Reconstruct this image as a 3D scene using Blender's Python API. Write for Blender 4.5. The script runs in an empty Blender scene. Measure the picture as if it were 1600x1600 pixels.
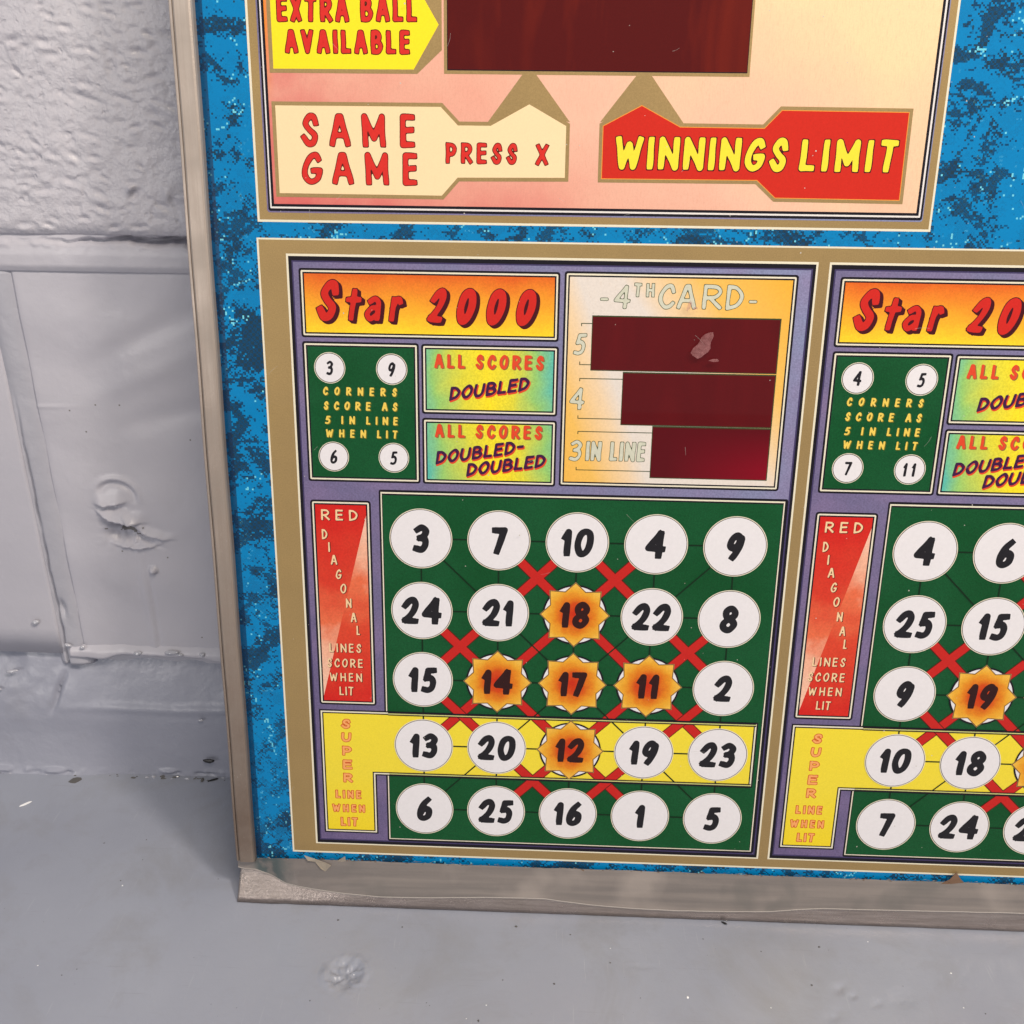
import bpy, math, random
import numpy as np
from mathutils import Matrix, Vector

random.seed(7)
MM = 0.001
sc = bpy.context.scene
COL = sc.collection

# ------------------------------------------------------------------ camera
cam_d = bpy.data.cameras.new("camera")
cam = bpy.data.objects.new("camera", cam_d)
COL.objects.link(cam)
cam_d.sensor_width = 36.0
cam_d.lens = 36.0 * 1540.0 / 1600.0
cam_d.clip_start = 0.01
cam_d.clip_end = 50.0
CM = [[0.9991815104925835, 0.02450234822161861, -0.032186084281653565],
      [0.03936561385780423, -0.40587695581009475, 0.9130795393545563],
      [0.009309002919615762, -0.9135992182975842, -0.4065092997591638]]
m = Matrix.Identity(4)
for r_ in range(3):
    m[r_][0] = CM[r_][0]
    m[r_][1] = -CM[r_][1]
    m[r_][2] = -CM[r_][2]
m[0][3], m[1][3], m[2][3] = 0.0469, -0.3204, 0.3283
cam.matrix_world = m
sc.camera = cam

# ------------------------------------------------------------------ light
world = bpy.data.worlds.new("World")
sc.world = world
world.use_nodes = True
bg = world.node_tree.nodes["Background"]
bg.inputs[0].default_value = (0.90, 0.94, 1.0, 1)
bg.inputs[1].default_value = 0.46

def area(name, loc, target, size, power, col):
    l = bpy.data.lights.new(name, 'AREA')
    l.shape = 'DISK'
    l.size = size
    l.energy = power
    l.color = col
    o = bpy.data.objects.new(name, l)
    COL.objects.link(o)
    o.location = loc
    o.rotation_euler = (Vector(target) - Vector(loc)).to_track_quat('-Z', 'Y').to_euler()
    return o
area("key_lamp", (1.28, -1.02, 1.85), (0.0, 0.0, 0.1), 0.30, 30.0, (1.0, 0.90, 0.80))
area("ceiling_lamp", (0.24, -0.50, 0.98), (0.05, 0.02, 0.3), 0.42, 6.0, (1.0, 0.88, 0.74))
area("low_front_light", (-1.20, -2.0, 0.42), (-0.05, 0.0, 0.05), 0.6, 7.0, (1.0, 0.95, 0.92))  # unseen light added low at front left for glare on the lip

sc.view_settings.view_transform = 'Standard'
sc.view_settings.look = 'None'
sc.view_settings.exposure = -0.13
sc.view_settings.gamma = 1.0
sc.cycles.max_bounces = 6

# ------------------------------------------------------------------ helpers
def s2l(c):
    out = []
    for v in c:
        v = v / 255.0
        out.append(v / 12.92 if v <= 0.04045 else ((v + 0.055) / 1.055) ** 2.4)
    return tuple(out) + (1.0,)

class NT:
    def __init__(self, name):
        self.mat = bpy.data.materials.new(name)
        self.mat.use_nodes = True
        self.t = self.mat.node_tree
        self.p = self.t.nodes["Principled BSDF"]
        self.tc = None
    def n(self, kind, **kw):
        x = self.t.nodes.new(kind)
        for k, v in kw.items():
            setattr(x, k, v)
        return x
    def l(self, a, b):
        self.t.links.new(a, b)
    def setin(self, sock, v):
        if isinstance(v, bpy.types.NodeSocket):
            self.l(v, sock)
        else:
            sock.default_value = v
    def obj(self):
        if self.tc is None:
            tc = self.n('ShaderNodeTexCoord')
            mp = self.n('ShaderNodeVectorMath', operation='SCALE')
            self.l(tc.outputs['Object'], mp.inputs[0])
            mp.inputs['Scale'].default_value = 1000.0
            self.tc = mp.outputs[0]
        return self.tc
    def math(self, op, a, b=0.0, c=None, clamp=False):
        x = self.n('ShaderNodeMath', operation=op)
        x.use_clamp = clamp
        self.setin(x.inputs[0], a)
        self.setin(x.inputs[1], b)
        if c is not None:
            self.setin(x.inputs[2], c)
        return x.outputs[0]
    def noise(self, scale, detail=2.0, rough=0.5, vec=None, col=False, dist=0.0):
        x = self.n('ShaderNodeTexNoise')
        self.l(vec if vec is not None else self.obj(), x.inputs['Vector'])
        x.inputs['Scale'].default_value = scale
        x.inputs['Detail'].default_value = detail
        x.inputs['Roughness'].default_value = rough
        x.inputs['Distortion'].default_value = dist
        return x.outputs['Color'] if col else x.outputs[0]
    def sep(self, v=None):
        x = self.n('ShaderNodeSeparateXYZ')
        self.l(v if v is not None else self.obj(), x.inputs[0])
        return x.outputs
    def ramp(self, fac, stops, interp='LINEAR'):
        x = self.n('ShaderNodeValToRGB')
        cr = x.color_ramp
        cr.interpolation = interp
        while len(cr.elements) < len(stops):
            cr.elements.new(0.5)
        for e, (pos, c) in zip(cr.elements, stops):
            e.position = pos
            e.color = c
        self.setin(x.inputs[0], fac)
        return x.outputs[0]
    def rng(self, v, a, b, c=0.0, d=1.0):
        x = self.n('ShaderNodeMapRange')
        self.setin(x.inputs[0], v)
        for i, q in enumerate((a, b, c, d)):
            x.inputs[i + 1].default_value = q
        return x.outputs[0]
    def mix(self, f, a, b, mode='MIX'):
        x = self.n('ShaderNodeMix', data_type='RGBA', blend_type=mode)
        self.setin(x.inputs[0], f)
        self.setin(x.inputs[6], a)
        self.setin(x.inputs[7], b)
        return x.outputs[2]
    def bump(self, h, strength=0.3, dist=0.0005, normal=None):
        x = self.n('ShaderNodeBump')
        x.inputs['Strength'].default_value = strength
        x.inputs['Distance'].default_value = dist
        self.l(h, x.inputs['Height'])
        if normal is not None:
            self.l(normal, x.inputs['Normal'])
        return x.outputs[0]
    def grain(self, col, amt=0.10, scale=1.6):
        """printing grain: halftone speckle of the ink"""
        g = self.noise(scale, 2.0, 0.7)
        v = self.rng(g, 0.25, 0.75, 1.0 - amt, 1.0 + amt)
        c = self.n('ShaderNodeCombineColor')
        for i in range(3):
            self.l(v, c.inputs[i])
        return self.mix(1.0, col, c.outputs[0], 'MULTIPLY')
    def printed(self, col, rough=0.55, coat=1.0):
        """ink under the clear face of the glass"""
        self.setin(self.p.inputs['Base Color'], col)
        self.p.inputs['Roughness'].default_value = rough
        self.p.inputs['Specular IOR Level'].default_value = 0.08
        self.p.inputs['Coat Weight'].default_value = coat
        self.p.inputs['Coat Roughness'].default_value = 0.04
        self.p.inputs['Coat IOR'].default_value = 1.28
        return self.mat

def ink(name, rgb, amt=0.08, scale=1.6):
    k = NT(name)
    return k.printed(k.grain(s2l(rgb), amt, scale))

M = {}
M['black'] = ink('black_ink', (26, 22, 30))
M['line'] = ink('dark_green_line_ink', (14, 42, 22))
M['white'] = ink('white_ink', (232, 226, 222), 0.03)
M['cream'] = ink('cream_line_ink', (232, 224, 200), 0.04)
M['disc'] = ink('white_disc_ink', (230, 226, 228), 0.03, 0.9)
M['digit'] = ink('black_brush_ink', (34, 32, 36), 0.12, 0.8)
M['digit_warm'] = ink('brown_black_ink', (50, 22, 20), 0.12)
M['red'] = ink('red_ink', (196, 36, 30), 0.07)
M['letter_red'] = ink('letter_red_ink', (214, 48, 40), 0.07, 0.8)
M['dark_red'] = ink('dark_red_line_ink', (84, 26, 16))
M['maroon'] = ink('maroon_shadow_ink', (70, 16, 26))
M['yellow_letter'] = ink('yellow_letter_ink', (248, 222, 60), 0.05)
M['gold_letter'] = ink('gold_letter_ink', (238, 204, 90), 0.07)
M['olive'] = ink('olive_shadow_ink', (120, 110, 30))
M['orange_letter'] = ink('orange_letter_ink', (222, 74, 44), 0.07)
M['brown_shadow'] = ink('brown_shadow_ink', (140, 110, 60))
M['plum'] = ink('plum_letter_ink', (66, 26, 66), 0.15)
M['tan_letter'] = ink('tan_letter_ink', (240, 206, 160), 0.06)
M['silver_letter'] = ink('silver_letter_ink', (206, 206, 186), 0.08, 0.8)
M['green_line'] = ink('green_outline_ink', (60, 74, 44))
M['salmon_letter'] = ink('salmon_letter_ink', (244, 168, 100), 0.08)
M['salmon_line'] = ink('salmon_outline_ink', (204, 74, 36), 0.08)
M['tag_yellow'] = ink('yellow_tag_ink', (250, 226, 40), 0.04)
M['tag_cream'] = ink('cream_tag_ink', (246, 218, 172), 0.03)
M['tag_red'] = ink('red_tag_ink', (204, 42, 28), 0.06)
M['tag_edge'] = ink('orange_edge_ink', (236, 150, 60), 0.06)

M['red_title'] = ink('title_red_ink', (206, 40, 32), 0.06)

M['cream_dull'] = ink('dull_cream_line_ink', (206, 204, 130), 0.1)

def gold():
    k = NT('gold_ink')
    c = k.mix(k.noise(0.05, 3), s2l((176, 148, 98)), s2l((160, 134, 90)))
    c = k.grain(c, 0.13, 2.2)
    k.printed(c, 0.45)
    k.p.inputs['Metallic'].default_value = 0.35
    return k.mat
M['gold'] = gold()

def green():
    k = NT('green_board_ink')
    c = k.mix(k.rng(k.noise(0.03, 2), 0.3, 0.7), s2l((8, 74, 34)), s2l((20, 84, 46)))
    # small dark speckle of the printing screen
    return k.printed(k.grain(c, 0.30, 2.6))
M['green'] = green()

def purple():
    k = NT('purple_card_ink')
    o = k.sep()
    f = k.rng(k.math('ADD', k.math('MULTIPLY', o[0], 0.006), k.math('MULTIPLY', o[2], 0.003)), -0.1, 1.6)
    c = k.ramp(f, [(0.0, s2l((102, 90, 128))), (0.45, s2l((118, 112, 146))), (1.0, s2l((134, 140, 174)))])
    c = k.mix(k.rng(k.noise(0.06, 3), 0.4, 0.7, 0, 0.5), c, s2l((140, 118, 156)))
    return k.printed(k.grain(c, 0.22, 1.5))
M['purple'] = purple()
M['purple_dark'] = ink('dark_purple_ink', (66, 58, 96), 0.2)

def marble():
    """blue marble print made of tiny square dots with 45 degree hatching"""
    k = NT('blue_marble_ink')
    o = k.obj()
    sn = k.n('ShaderNodeVectorMath', operation='SNAP')
    k.l(o, sn.inputs[0])
    sn.inputs[1].default_value = (0.62, 50.0, 0.62)
    cell = sn.outputs[0]
    cs = k.n('ShaderNodeVectorMath', operation='SCALE')
    k.l(cell, cs.inputs[0])
    cs.inputs['Scale'].default_value = 1.0 / 0.62
    ix = k.sep(cs.outputs[0])
    i0 = k.math('ROUND', ix[0]); i2 = k.math('ROUND', ix[2])
    a = k.math('MODULO', k.math('ADD', k.math('ADD', i0, i2), 4000.0), 3.0)
    b = k.math('MODULO', k.math('ADD', k.math('SUBTRACT', i0, i2), 4000.0), 4.0)
    ha = k.math('LESS_THAN', a, 0.5)
    hb = k.math('LESS_THAN', b, 0.5)
    wn = k.n('ShaderNodeTexWhiteNoise', noise_dimensions='3D')
    k.l(cs.outputs[0], wn.inputs[0])
    big = k.noise(0.075, 3.0, 0.60, cell, dist=0.8)
    mpd = k.n('ShaderNodeMapping')
    k.l(cell, mpd.inputs[0])
    mpd.inputs['Rotation'].default_value = (0, 0.785, 0)
    mpd.inputs['Scale'].default_value = (0.24, 1.0, 0.60)
    s1 = k.noise(1.0, 2.0, 0.6, mpd.outputs[0], dist=0.6)
    mpe = k.n('ShaderNodeMapping')
    k.l(cell, mpe.inputs[0])
    mpe.inputs['Rotation'].default_value = (0, -0.785, 0)
    mpe.inputs['Scale'].default_value = (0.22, 1.0, 0.55)
    s2 = k.noise(1.0, 2.0, 0.6, mpe.outputs[0], dist=0.6)
    mid = k.math('MAXIMUM', s1, s2)
    d = k.math('ADD', big, k.math('MULTIPLY', k.math('SUBTRACT', mid, 0.56), 0.62))
    d = k.math('ADD', d, k.math('MULTIPLY', ha, 0.050))
    d = k.math('ADD', d, k.math('MULTIPLY', hb, 0.040))
    d = k.math('ADD', d, k.math('MULTIPLY', k.math('SUBTRACT', wn.outputs[0], 0.5), 0.05))
    dark = k.rng(d, 0.536, 0.544)
    deep = k.math('MULTIPLY', k.rng(d, 0.575, 0.585), k.math('MAXIMUM', ha, hb))
    blue = k.mix(k.noise(0.05, 2), s2l((0, 132, 192)), s2l((0, 122, 182)))
    c = k.mix(dark, blue, s2l((8, 66, 106)))
    c = k.mix(deep, c, s2l((30, 58, 76)))
    # thin wandering light veins
    vein = k.noise(0.045, 3.0, 0.6, cell, dist=1.2)
    v = k.math('LESS_THAN', k.math('ABSOLUTE', k.math('SUBTRACT', vein, 0.46)), 0.0048)
    gate = k.math('GREATER_THAN', wn.outputs[0], 0.50)
    gate2 = k.math('GREATER_THAN', k.noise(0.11, 1.0, 0.5, cell), 0.50)
    v = k.math('MULTIPLY', k.math('MULTIPLY', v, gate), gate2)
    c = k.mix(v, c, s2l((120, 214, 232)))
    return k.printed(k.grain(c, 0.06, 2.0))
M['marble'] = marble()

def vgrad(name, stops, lo, hi, axis=2, grain=0.12, gs=1.6, wob=0.0):
    k = NT(name)
    o = k.sep()
    v = o[axis]
    if wob:
        v = k.math('ADD', v, k.rng(k.noise(0.08, 3), 0.3, 0.7, -wob, wob))
    c = k.ramp(k.rng(v, lo, hi), [(p, s2l(q)) for p, q in stops])
    return k.printed(k.grain(c, grain, gs))
M['title'] = vgrad('orange_title_ink', [(0, (252, 214, 44)), (0.35, (246, 176, 44)), (0.75, (234, 132, 40)), (1, (222, 100, 34))], 243.5, 264.6, wob=1.6)

def scores():
    k = NT('rainbow_plate_ink')
    o = k.sep()
    u = k.math('ABSOLUTE', k.math('SUBTRACT', k.math('ADD', o[0], k.math('MULTIPLY', o[2], 0.12)), 52.0))
    u = k.math('ADD', u, k.rng(k.noise(0.07, 2), 0.3, 0.7, -2.5, 2.5))
    c = k.ramp(k.rng(u, 0, 26), [(0, s2l((246, 222, 40))), (0.35, s2l((222, 214, 62))), (0.7, s2l((150, 200, 110))), (1.0, s2l((92, 186, 170)))])
    return k.printed(k.grain(c, 0.16, 1.4))
M['scores'] = scores()

def fourth():
    k = NT('cream_gold_plate_ink')
    o = k.sep()
    u = k.math('ADD', k.math('MULTIPLY', o[0], 0.55), k.math('MULTIPLY', o[2], 0.45))
    u = k.rng(u, 118, 192)
    w = k.noise(0.03, 2)
    u = k.math('ADD', u, k.rng(w, 0.3, 0.7, -0.07, 0.07))
    x = k.rng(o[0], 53, 133)
    z = k.rng(o[2], 189, 266)
    # pale at top left and bottom right, amber at the other two corners
    s = k.math('ABSOLUTE', k.math('SUBTRACT', k.math('ADD', x, z), 1.0))
    t = k.math('SUBTRACT', k.math('ADD', k.math('MULTIPLY', k.math('ABSOLUTE', k.math('SUBTRACT', k.math('ADD', k.math('MULTIPLY', x, 0.7), z), 1.0)), 1.25), k.rng(w, 0.3, 0.7, -0.08, 0.08)), 0.0)
    lowleft = k.math('SUBTRACT', 0.62, k.math('ADD', k.math('MULTIPLY', x, 1.5), k.math('MULTIPLY', z, 0.55)))
    topright = k.math('SUBTRACT', k.math('ADD', k.math('MULTIPLY', x, 1.1), k.math('MULTIPLY', z, 0.8)), 1.05)
    g = k.math('MAXIMUM', lowleft, topright, clamp=True)
    c = k.ramp(g, [(0, s2l((226, 216, 206))), (0.12, s2l((236, 208, 170))), (0.38, s2l((240, 190, 96))), (0.8, s2l((240, 178, 62)))])
    c = k.mix(k.rng(k.noise(1.8, 3, 0.8), 0.62, 0.7, 0, 0.35), c, s2l((200, 160, 100)))
    return k.printed(k.grain(c, 0.06, 1.2))
M['fourth'] = fourth()

def diag_plate(name, flip):
    k = NT(name)
    o = k.sep()
    f = k.rng(k.math('ADD', o[2], k.rng(k.noise(0.1, 3), 0.3, 0.7, -6, 6)), 95, 178)
    red = s2l((208, 34, 28)); pale = s2l((240, 200, 176)); mid = s2l((228, 110, 72))
    if flip:
        st = [(0.0, red), (0.38, s2l((216, 70, 44))), (0.62, mid), (0.75, s2l((238, 176, 146))), (1.0, pale)]
    else:
        st = [(0.0, pale), (0.30, s2l((238, 176, 146))), (0.42, mid), (0.66, s2l((212, 60, 40))), (1.0, red)]
    return k.printed(k.grain(k.ramp(f, st), 0.12, 1.2))
M['diag_a'] = diag_plate('red_to_pale_ink', False)
M['diag_b'] = diag_plate('pale_to_red_ink', True)
M['band_yellow'] = vgrad('yellow_band_ink', [(0, (240, 212, 40)), (0.5, (238, 216, 62)), (1, (240, 218, 58))], 34, 90, grain=0.06, gs=2.0)

def star_mat():
    k = NT('orange_star_ink')
    ln = k.n('ShaderNodeVectorMath', operation='LENGTH')
    k.l(k.obj(), ln.inputs[0])
    r = k.math('ADD', ln.outputs['Value'], k.rng(k.noise(0.3, 2), 0.3, 0.7, -0.8, 0.8))
    c = k.ramp(k.rng(r, 1.0, 12.5), [(0, s2l((198, 48, 18))), (0.3, s2l((208, 76, 20))), (0.58, s2l((224, 132, 30))), (0.8, s2l((232, 166, 48))), (1, s2l((236, 184, 72)))])
    return k.printed(k.grain(c, 0.10, 1.6))
M['star'] = star_mat()

def peach():
    k = NT('pink_to_cream_ink')
    o = k.sep()
    u = k.math('ADD', k.math('MULTIPLY', o[0], 0.6), o[2])
    u = k.math('ADD', u, k.rng(k.noise(0.018, 3, 0.5), 0.3, 0.7, -26, 26))
    c = k.ramp(k.rng(u, 255, 440), [(0, s2l((216, 124, 110))), (0.16, s2l((226, 152, 134))), (0.36, s2l((232, 168, 146))), (0.62, s2l((236, 188, 162))), (0.85, s2l((240, 202, 164))), (1, s2l((244, 212, 166)))])
    # red bleed creeping in from the left and bottom edges
    e1 = k.rng(o[0], -50, 0, 1, 0)
    e2 = k.rng(o[2], 288, 303, 1, 0)
    e = k.math('MAXIMUM', e1, e2)
    e = k.math('MULTIPLY', e, k.rng(o[0], 90, -40, 0, 1))
    e = k.math('MULTIPLY', e, k.rng(k.noise(0.05, 4, 0.6), 0.34, 0.64, 0.1, 0.85))
    c = k.mix(e, c, s2l((212, 96, 96)))
    # orange glow at far top left
    e3 = k.math('MULTIPLY', k.rng(o[0], -50, -47.6, 1, 0), k.rng(o[2], 320, 345, 0, 1))
    c = k.mix(e3, c, s2l((236, 140, 40)))
    # fine slanting brush grain
    mp = k.n('ShaderNodeMapping')
    k.l(k.obj(), mp.inputs[0])
    mp.inputs['Rotation'].default_value = (0, 0.7, 0)
    mp.inputs['Scale'].default_value = (2.2, 1, 0.35)
    g = k.noise(1.0, 2, 0.7, mp.outputs[0])
    c = k.mix(k.rng(g, 0.5, 0.75, 0, 0.14), c, s2l((206, 110, 90)))
    return k.printed(k.grain(c, 0.05, 2.0))
M['peach'] = peach()

def window_mat(name, base, glow):
    k = NT(name)
    o = k.sep()
    mp = k.n('ShaderNodeMapping')
    k.l(k.obj(), mp.inputs[0])
    mp.inputs['Scale'].default_value = (0.05, 1, 0.014)
    n1 = k.noise(1.0, 3, 0.55, mp.outputs[0], dist=0.9)
    c = k.mix(k.rng(n1, 0.46, 0.74, 0, 0.75), s2l(base), s2l(glow))  # window reflections and show-through painted into the red as streaks
    k.printed(k.grain(c, 0.05, 2.0), 0.3)
    k.p.inputs['Coat Roughness'].default_value = 0.02
    return k.mat
M['window'] = window_mat('dark_red_window', (84, 16, 14), (118, 32, 16))
M['window_low'] = window_mat('dark_red_window_low', (88, 14, 18), (100, 16, 20))

def crimson():
    k = NT('crimson_window')
    o = k.sep()
    f = k.math('MULTIPLY', k.rng(o[0], 92, 129), k.rng(o[2], 212, 196))
    c = k.mix(f, s2l((88, 12, 20)), s2l((130, 6, 28)))
    return k.printed(c, 0.3)
M['window_crimson'] = crimson()

def trim_metal(name, a, b, metallic=0.55, rough=0.42, stretch=(0.9, 1, 0.02), bmp=0.25, painted_falloff=False):
    k = NT(name)
    mp = k.n('ShaderNodeMapping')
    k.l(k.obj(), mp.inputs[0])
    mp.inputs['Scale'].default_value = stretch
    g = k.noise(1.0, 5, 0.7, mp.outputs[0])
    c = k.mix(k.rng(g, 0.3, 0.7), s2l(a), s2l(b))
    if painted_falloff:      # light falloff painted in: browner and darker towards the floor end
        tz = k.math('ADD', k.rng(k.sep()[2], 360, 40, 0, 1), k.rng(k.noise(0.02, 3), 0.3, 0.7, -0.15, 0.15), clamp=True)
        c = k.mix(k.math('MULTIPLY', tz, 0.95), c, s2l((116, 98, 85)))
    big = k.noise(0.04, 4, 0.6)
    c = k.mix(k.rng(big, 0.4, 0.7, 0, 0.5), c, s2l(tuple(int(v * 0.8) for v in a)))
    sp = k.noise(0.9, 3, 0.8)
    c = k.mix(k.rng(sp, 0.68, 0.76, 0, 0.6), c, s2l((214, 204, 190)))
    sp2 = k.noise(1.3, 3, 0.8, k.obj())
    c = k.mix(k.rng(sp2, 0.70, 0.76, 0, 0.7), c, s2l((84, 66, 52)))
    k.setin(k.p.inputs['Base Color'], c)
    k.p.inputs['Metallic'].default_value = metallic
    k.setin(k.p.inputs['Roughness'], k.rng(big, 0.3, 0.7, rough - 0.1, rough + 0.12))
    k.l(k.bump(k.noise(0.8, 4, 0.7), bmp, 0.0004), k.p.inputs['Normal'])
    return k.mat
M['trim'] = trim_metal('aged_aluminium', (206, 193, 181), (186, 171, 158), 0.4, painted_falloff=True)
M['lip'] = trim_metal('dull_metal_lip', (204, 190, 182), (164, 150, 142), 0.88, 0.30, (0.05, 1, 0.9), 0.7)

def vinyl():
    k = NT('cloudy_clear_vinyl')
    mp = k.n('ShaderNodeMapping')
    k.l(k.obj(), mp.inputs[0])
    mp.inputs['Scale'].default_value = (0.012, 1, 0.16)
    g = k.noise(1.0, 3, 0.5, mp.outputs[0])
    c = k.mix(k.rng(g, 0.35, 0.65), s2l((116, 109, 105)), s2l((134, 125, 119)))
    b = k.noise(0.035, 3, 0.5)
    c = k.mix(k.rng(b, 0.54, 0.70, 0, 0.5), c, s2l((166, 155, 147)))
    c = k.mix(k.rng(b, 0.42, 0.34, 0, 0.55), c, s2l((104, 100, 96)))
    o = k.sep()
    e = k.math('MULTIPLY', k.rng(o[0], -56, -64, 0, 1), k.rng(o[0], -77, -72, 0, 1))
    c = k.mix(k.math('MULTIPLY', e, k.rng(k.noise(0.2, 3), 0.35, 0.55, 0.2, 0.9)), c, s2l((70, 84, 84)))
    k.setin(k.p.inputs['Base Color'], c)
    k.p.inputs['Roughness'].default_value = 0.28
    k.l(k.bump(k.noise(0.12, 3, 0.6), 0.25, 0.001), k.p.inputs['Normal'])
    k.p.inputs['Coat Weight'].default_value = 0.5
    k.p.inputs['Coat Roughness'].default_value = 0.15
    return k.mat
M['vinyl'] = vinyl()
M['vinyl_edge'] = ink('pale_vinyl_edge', (196, 186, 176), 0.1)

def tape():
    k = NT('yellowed_tape')
    k.p.inputs['Base Color'].default_value = s2l((176, 164, 148))
    k.p.inputs['Roughness'].default_value = 0.3
    k.p.inputs['Alpha'].default_value = 0.72
    return k.mat
M['tape'] = tape()

def paint(name, base, alt, rough, bscale, bstr, bdist, dirt=0.0, pits=False, scuff=False):
    k = NT(name)
    c = k.mix(k.rng(k.noise(0.012, 3, 0.5), 0.3, 0.7), s2l(base), s2l(alt))
    if dirt:
        d = k.noise(0.035, 5, 0.65)
        c = k.mix(k.rng(d, 0.58, 0.78, 0, dirt), c, s2l((128, 126, 126)))
        d2 = k.noise(0.45, 4, 0.8)
        c = k.mix(k.rng(d2, 0.70, 0.78, 0, dirt), c, s2l((104, 104, 106)))
    if scuff:
        for q, (ax, ay) in enumerate(((0.03, 0.9), (0.8, 0.04))):
            mp = k.n('ShaderNodeMapping')
            k.l(k.obj(), mp.inputs[0])
            mp.inputs['Rotation'].default_value = (0, 0, 0.4 + q)
            mp.inputs['Scale'].default_value = (ax, ay, 1)
            sc_ = k.noise(1.0, 3, 0.6, mp.outputs[0])
            c = k.mix(k.rng(sc_, 0.66, 0.74, 0, 0.35), c, s2l((176, 178, 184)) if q else s2l((132, 134, 140)))
        st = k.noise(0.02, 6, 0.68, dist=0.6)
        c = k.mix(k.rng(st, 0.5, 0.72, 0, 0.5), c, s2l((136, 136, 138)))
        sp_ = k.noise(0.75, 2, 0.7)
        c = k.mix(k.rng(sp_, 0.74, 0.77, 0, 0.7), c, s2l((96, 92, 86)))
    k.setin(k.p.inputs['Base Color'], c)
    k.setin(k.p.inputs['Roughness'], k.rng(k.noise(0.05, 3), 0.3, 0.7, rough - 0.06, rough + 0.08))
    h = k.noise(bscale, 4, 0.55)
    nrm = k.bump(h, bstr, bdist)
    nrm = k.bump(k.noise(0.5, 3, 0.6), 0.16, 0.0004, nrm)
    if pits:
        v = k.n('ShaderNodeTexVoronoi')
        v.inputs['Scale'].default_value = 0.16
        v.inputs['Randomness'].default_value = 1.0
        nrm = k.bump(k.noise(0.9, 3, 0.6), 0.35, 0.0003, nrm)
        wv = k.n('ShaderNodeVectorMath', operation='ADD')
        nz = k.n('ShaderNodeVectorMath', operation='SCALE')
        k.l(k.noise(0.2, 2, 0.5, col=True), nz.inputs[0]); nz.inputs['Scale'].default_value = 5.0
        k.l(k.obj(), wv.inputs[0]); k.l(nz.outputs[0], wv.inputs[1])
        k.l(wv.outputs[0], v.inputs['Vector'])
        pit = k.rng(v.outputs['Distance'], 0.02, 0.22, 0.0, 1.0)
        nrm = k.bump(pit, 0.55, 0.0006, nrm)
    k.l(nrm, k.p.inputs['Normal'])
    k.p.inputs['Coat Weight'].default_value = 0.35 if pits else 0.10
    k.p.inputs['Coat Roughness'].default_value = 0.14
    k.l(nrm, k.p.inputs['Coat Normal'])
    return k.mat
M['wall_rough'] = paint('rough_grey_wall_paint', (199, 196, 202), (192, 189, 197), 0.42, 0.22, 0.55, 0.0016, 0.0, True)
M['wall_smooth'] = paint('smooth_grey_wall_paint', (194, 191, 198), (186, 184, 193), 0.36, 0.02, 0.5, 0.002, 0.10)
M['joint'] = paint('grey_joint_paint', (182, 181, 189), (172, 171, 180), 0.36, 0.05, 0.5, 0.002, 0.25)
M['plinth'] = paint('grey_plinth_paint', (156, 158, 171), (147, 149, 163), 0.34, 0.04, 0.45, 0.002, 0.25)
M['floor'] = paint('grey_floor_paint', (155, 159, 171), (146, 150, 163), 0.34, 0.10, 0.22, 0.0008, 0.3, scuff=True)

def plain(name, rgb, rough=0.5):
    k = NT(name)
    k.p.inputs['Base Color'].default_value = s2l(rgb)
    k.p.inputs['Roughness'].default_value = rough
    return k.mat
M['soot'] = plain('black_crumb', (26, 24, 26), 0.4)
M['chip_white'] = plain('bright_chip', (240, 240, 240), 0.15)
M['dirt'] = plain('brown_fluff', (120, 92, 72), 0.8)
M['blob'] = plain('glossy_paint_blob', (178, 178, 186), 0.05)
M['blob'].node_tree.nodes['Principled BSDF'].inputs['Coat Weight'].default_value = 1.0
M['dirtspot'] = plain('dark_grey_crumb', (92, 90, 88), 0.6)
M['card_board'] = plain('backing_board', (120, 104, 84), 0.8)
def residue():
    k = NT('glue_residue')
    k.p.inputs['Base Color'].default_value = s2l((176, 120, 120))
    k.p.inputs['Roughness'].default_value = 0.6
    k.setin(k.p.inputs['Alpha'], k.rng(k.noise(0.6, 3, 0.7), 0.3, 0.7, 0.25, 0.6))
    return k.mat
M['residue'] = residue()
M['bare'] = plain('bare_dirty_mortar', (128, 124, 122), 0.8)
M['edge_tint'] = plain('dark_edge_tint', (0, 44, 84), 0.3)
M['edge_tint'].node_tree.nodes['Principled BSDF'].inputs['Alpha'].default_value = 0.5
M['dust'] = plain('pale_dust', (196, 190, 180), 0.8)
def scratch():
    k = NT('hairline_scratch')
    k.p.inputs['Base Color'].default_value = s2l((220, 216, 208))
    k.p.inputs['Alpha'].default_value = 0.35
    return k.mat
M['scratch'] = scratch()

# ------------------------------------------------------------------ objects
def link(o, parent=None):
    COL.objects.link(o)
    if parent is not None:
        o.parent = parent
    return o

def tag(o, label=None, cat=None, group=None, kind=None):
    if label: o['label'] = label
    if cat: o['category'] = cat
    if group: o['group'] = group
    if kind: o['kind'] = kind
    return o

def empty(name, loc=(0, 0, 0), parent=None):
    o = bpy.data.objects.new(name, None)
    o.location = loc
    o.empty_display_size = 0.02
    return link(o, parent)

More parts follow.
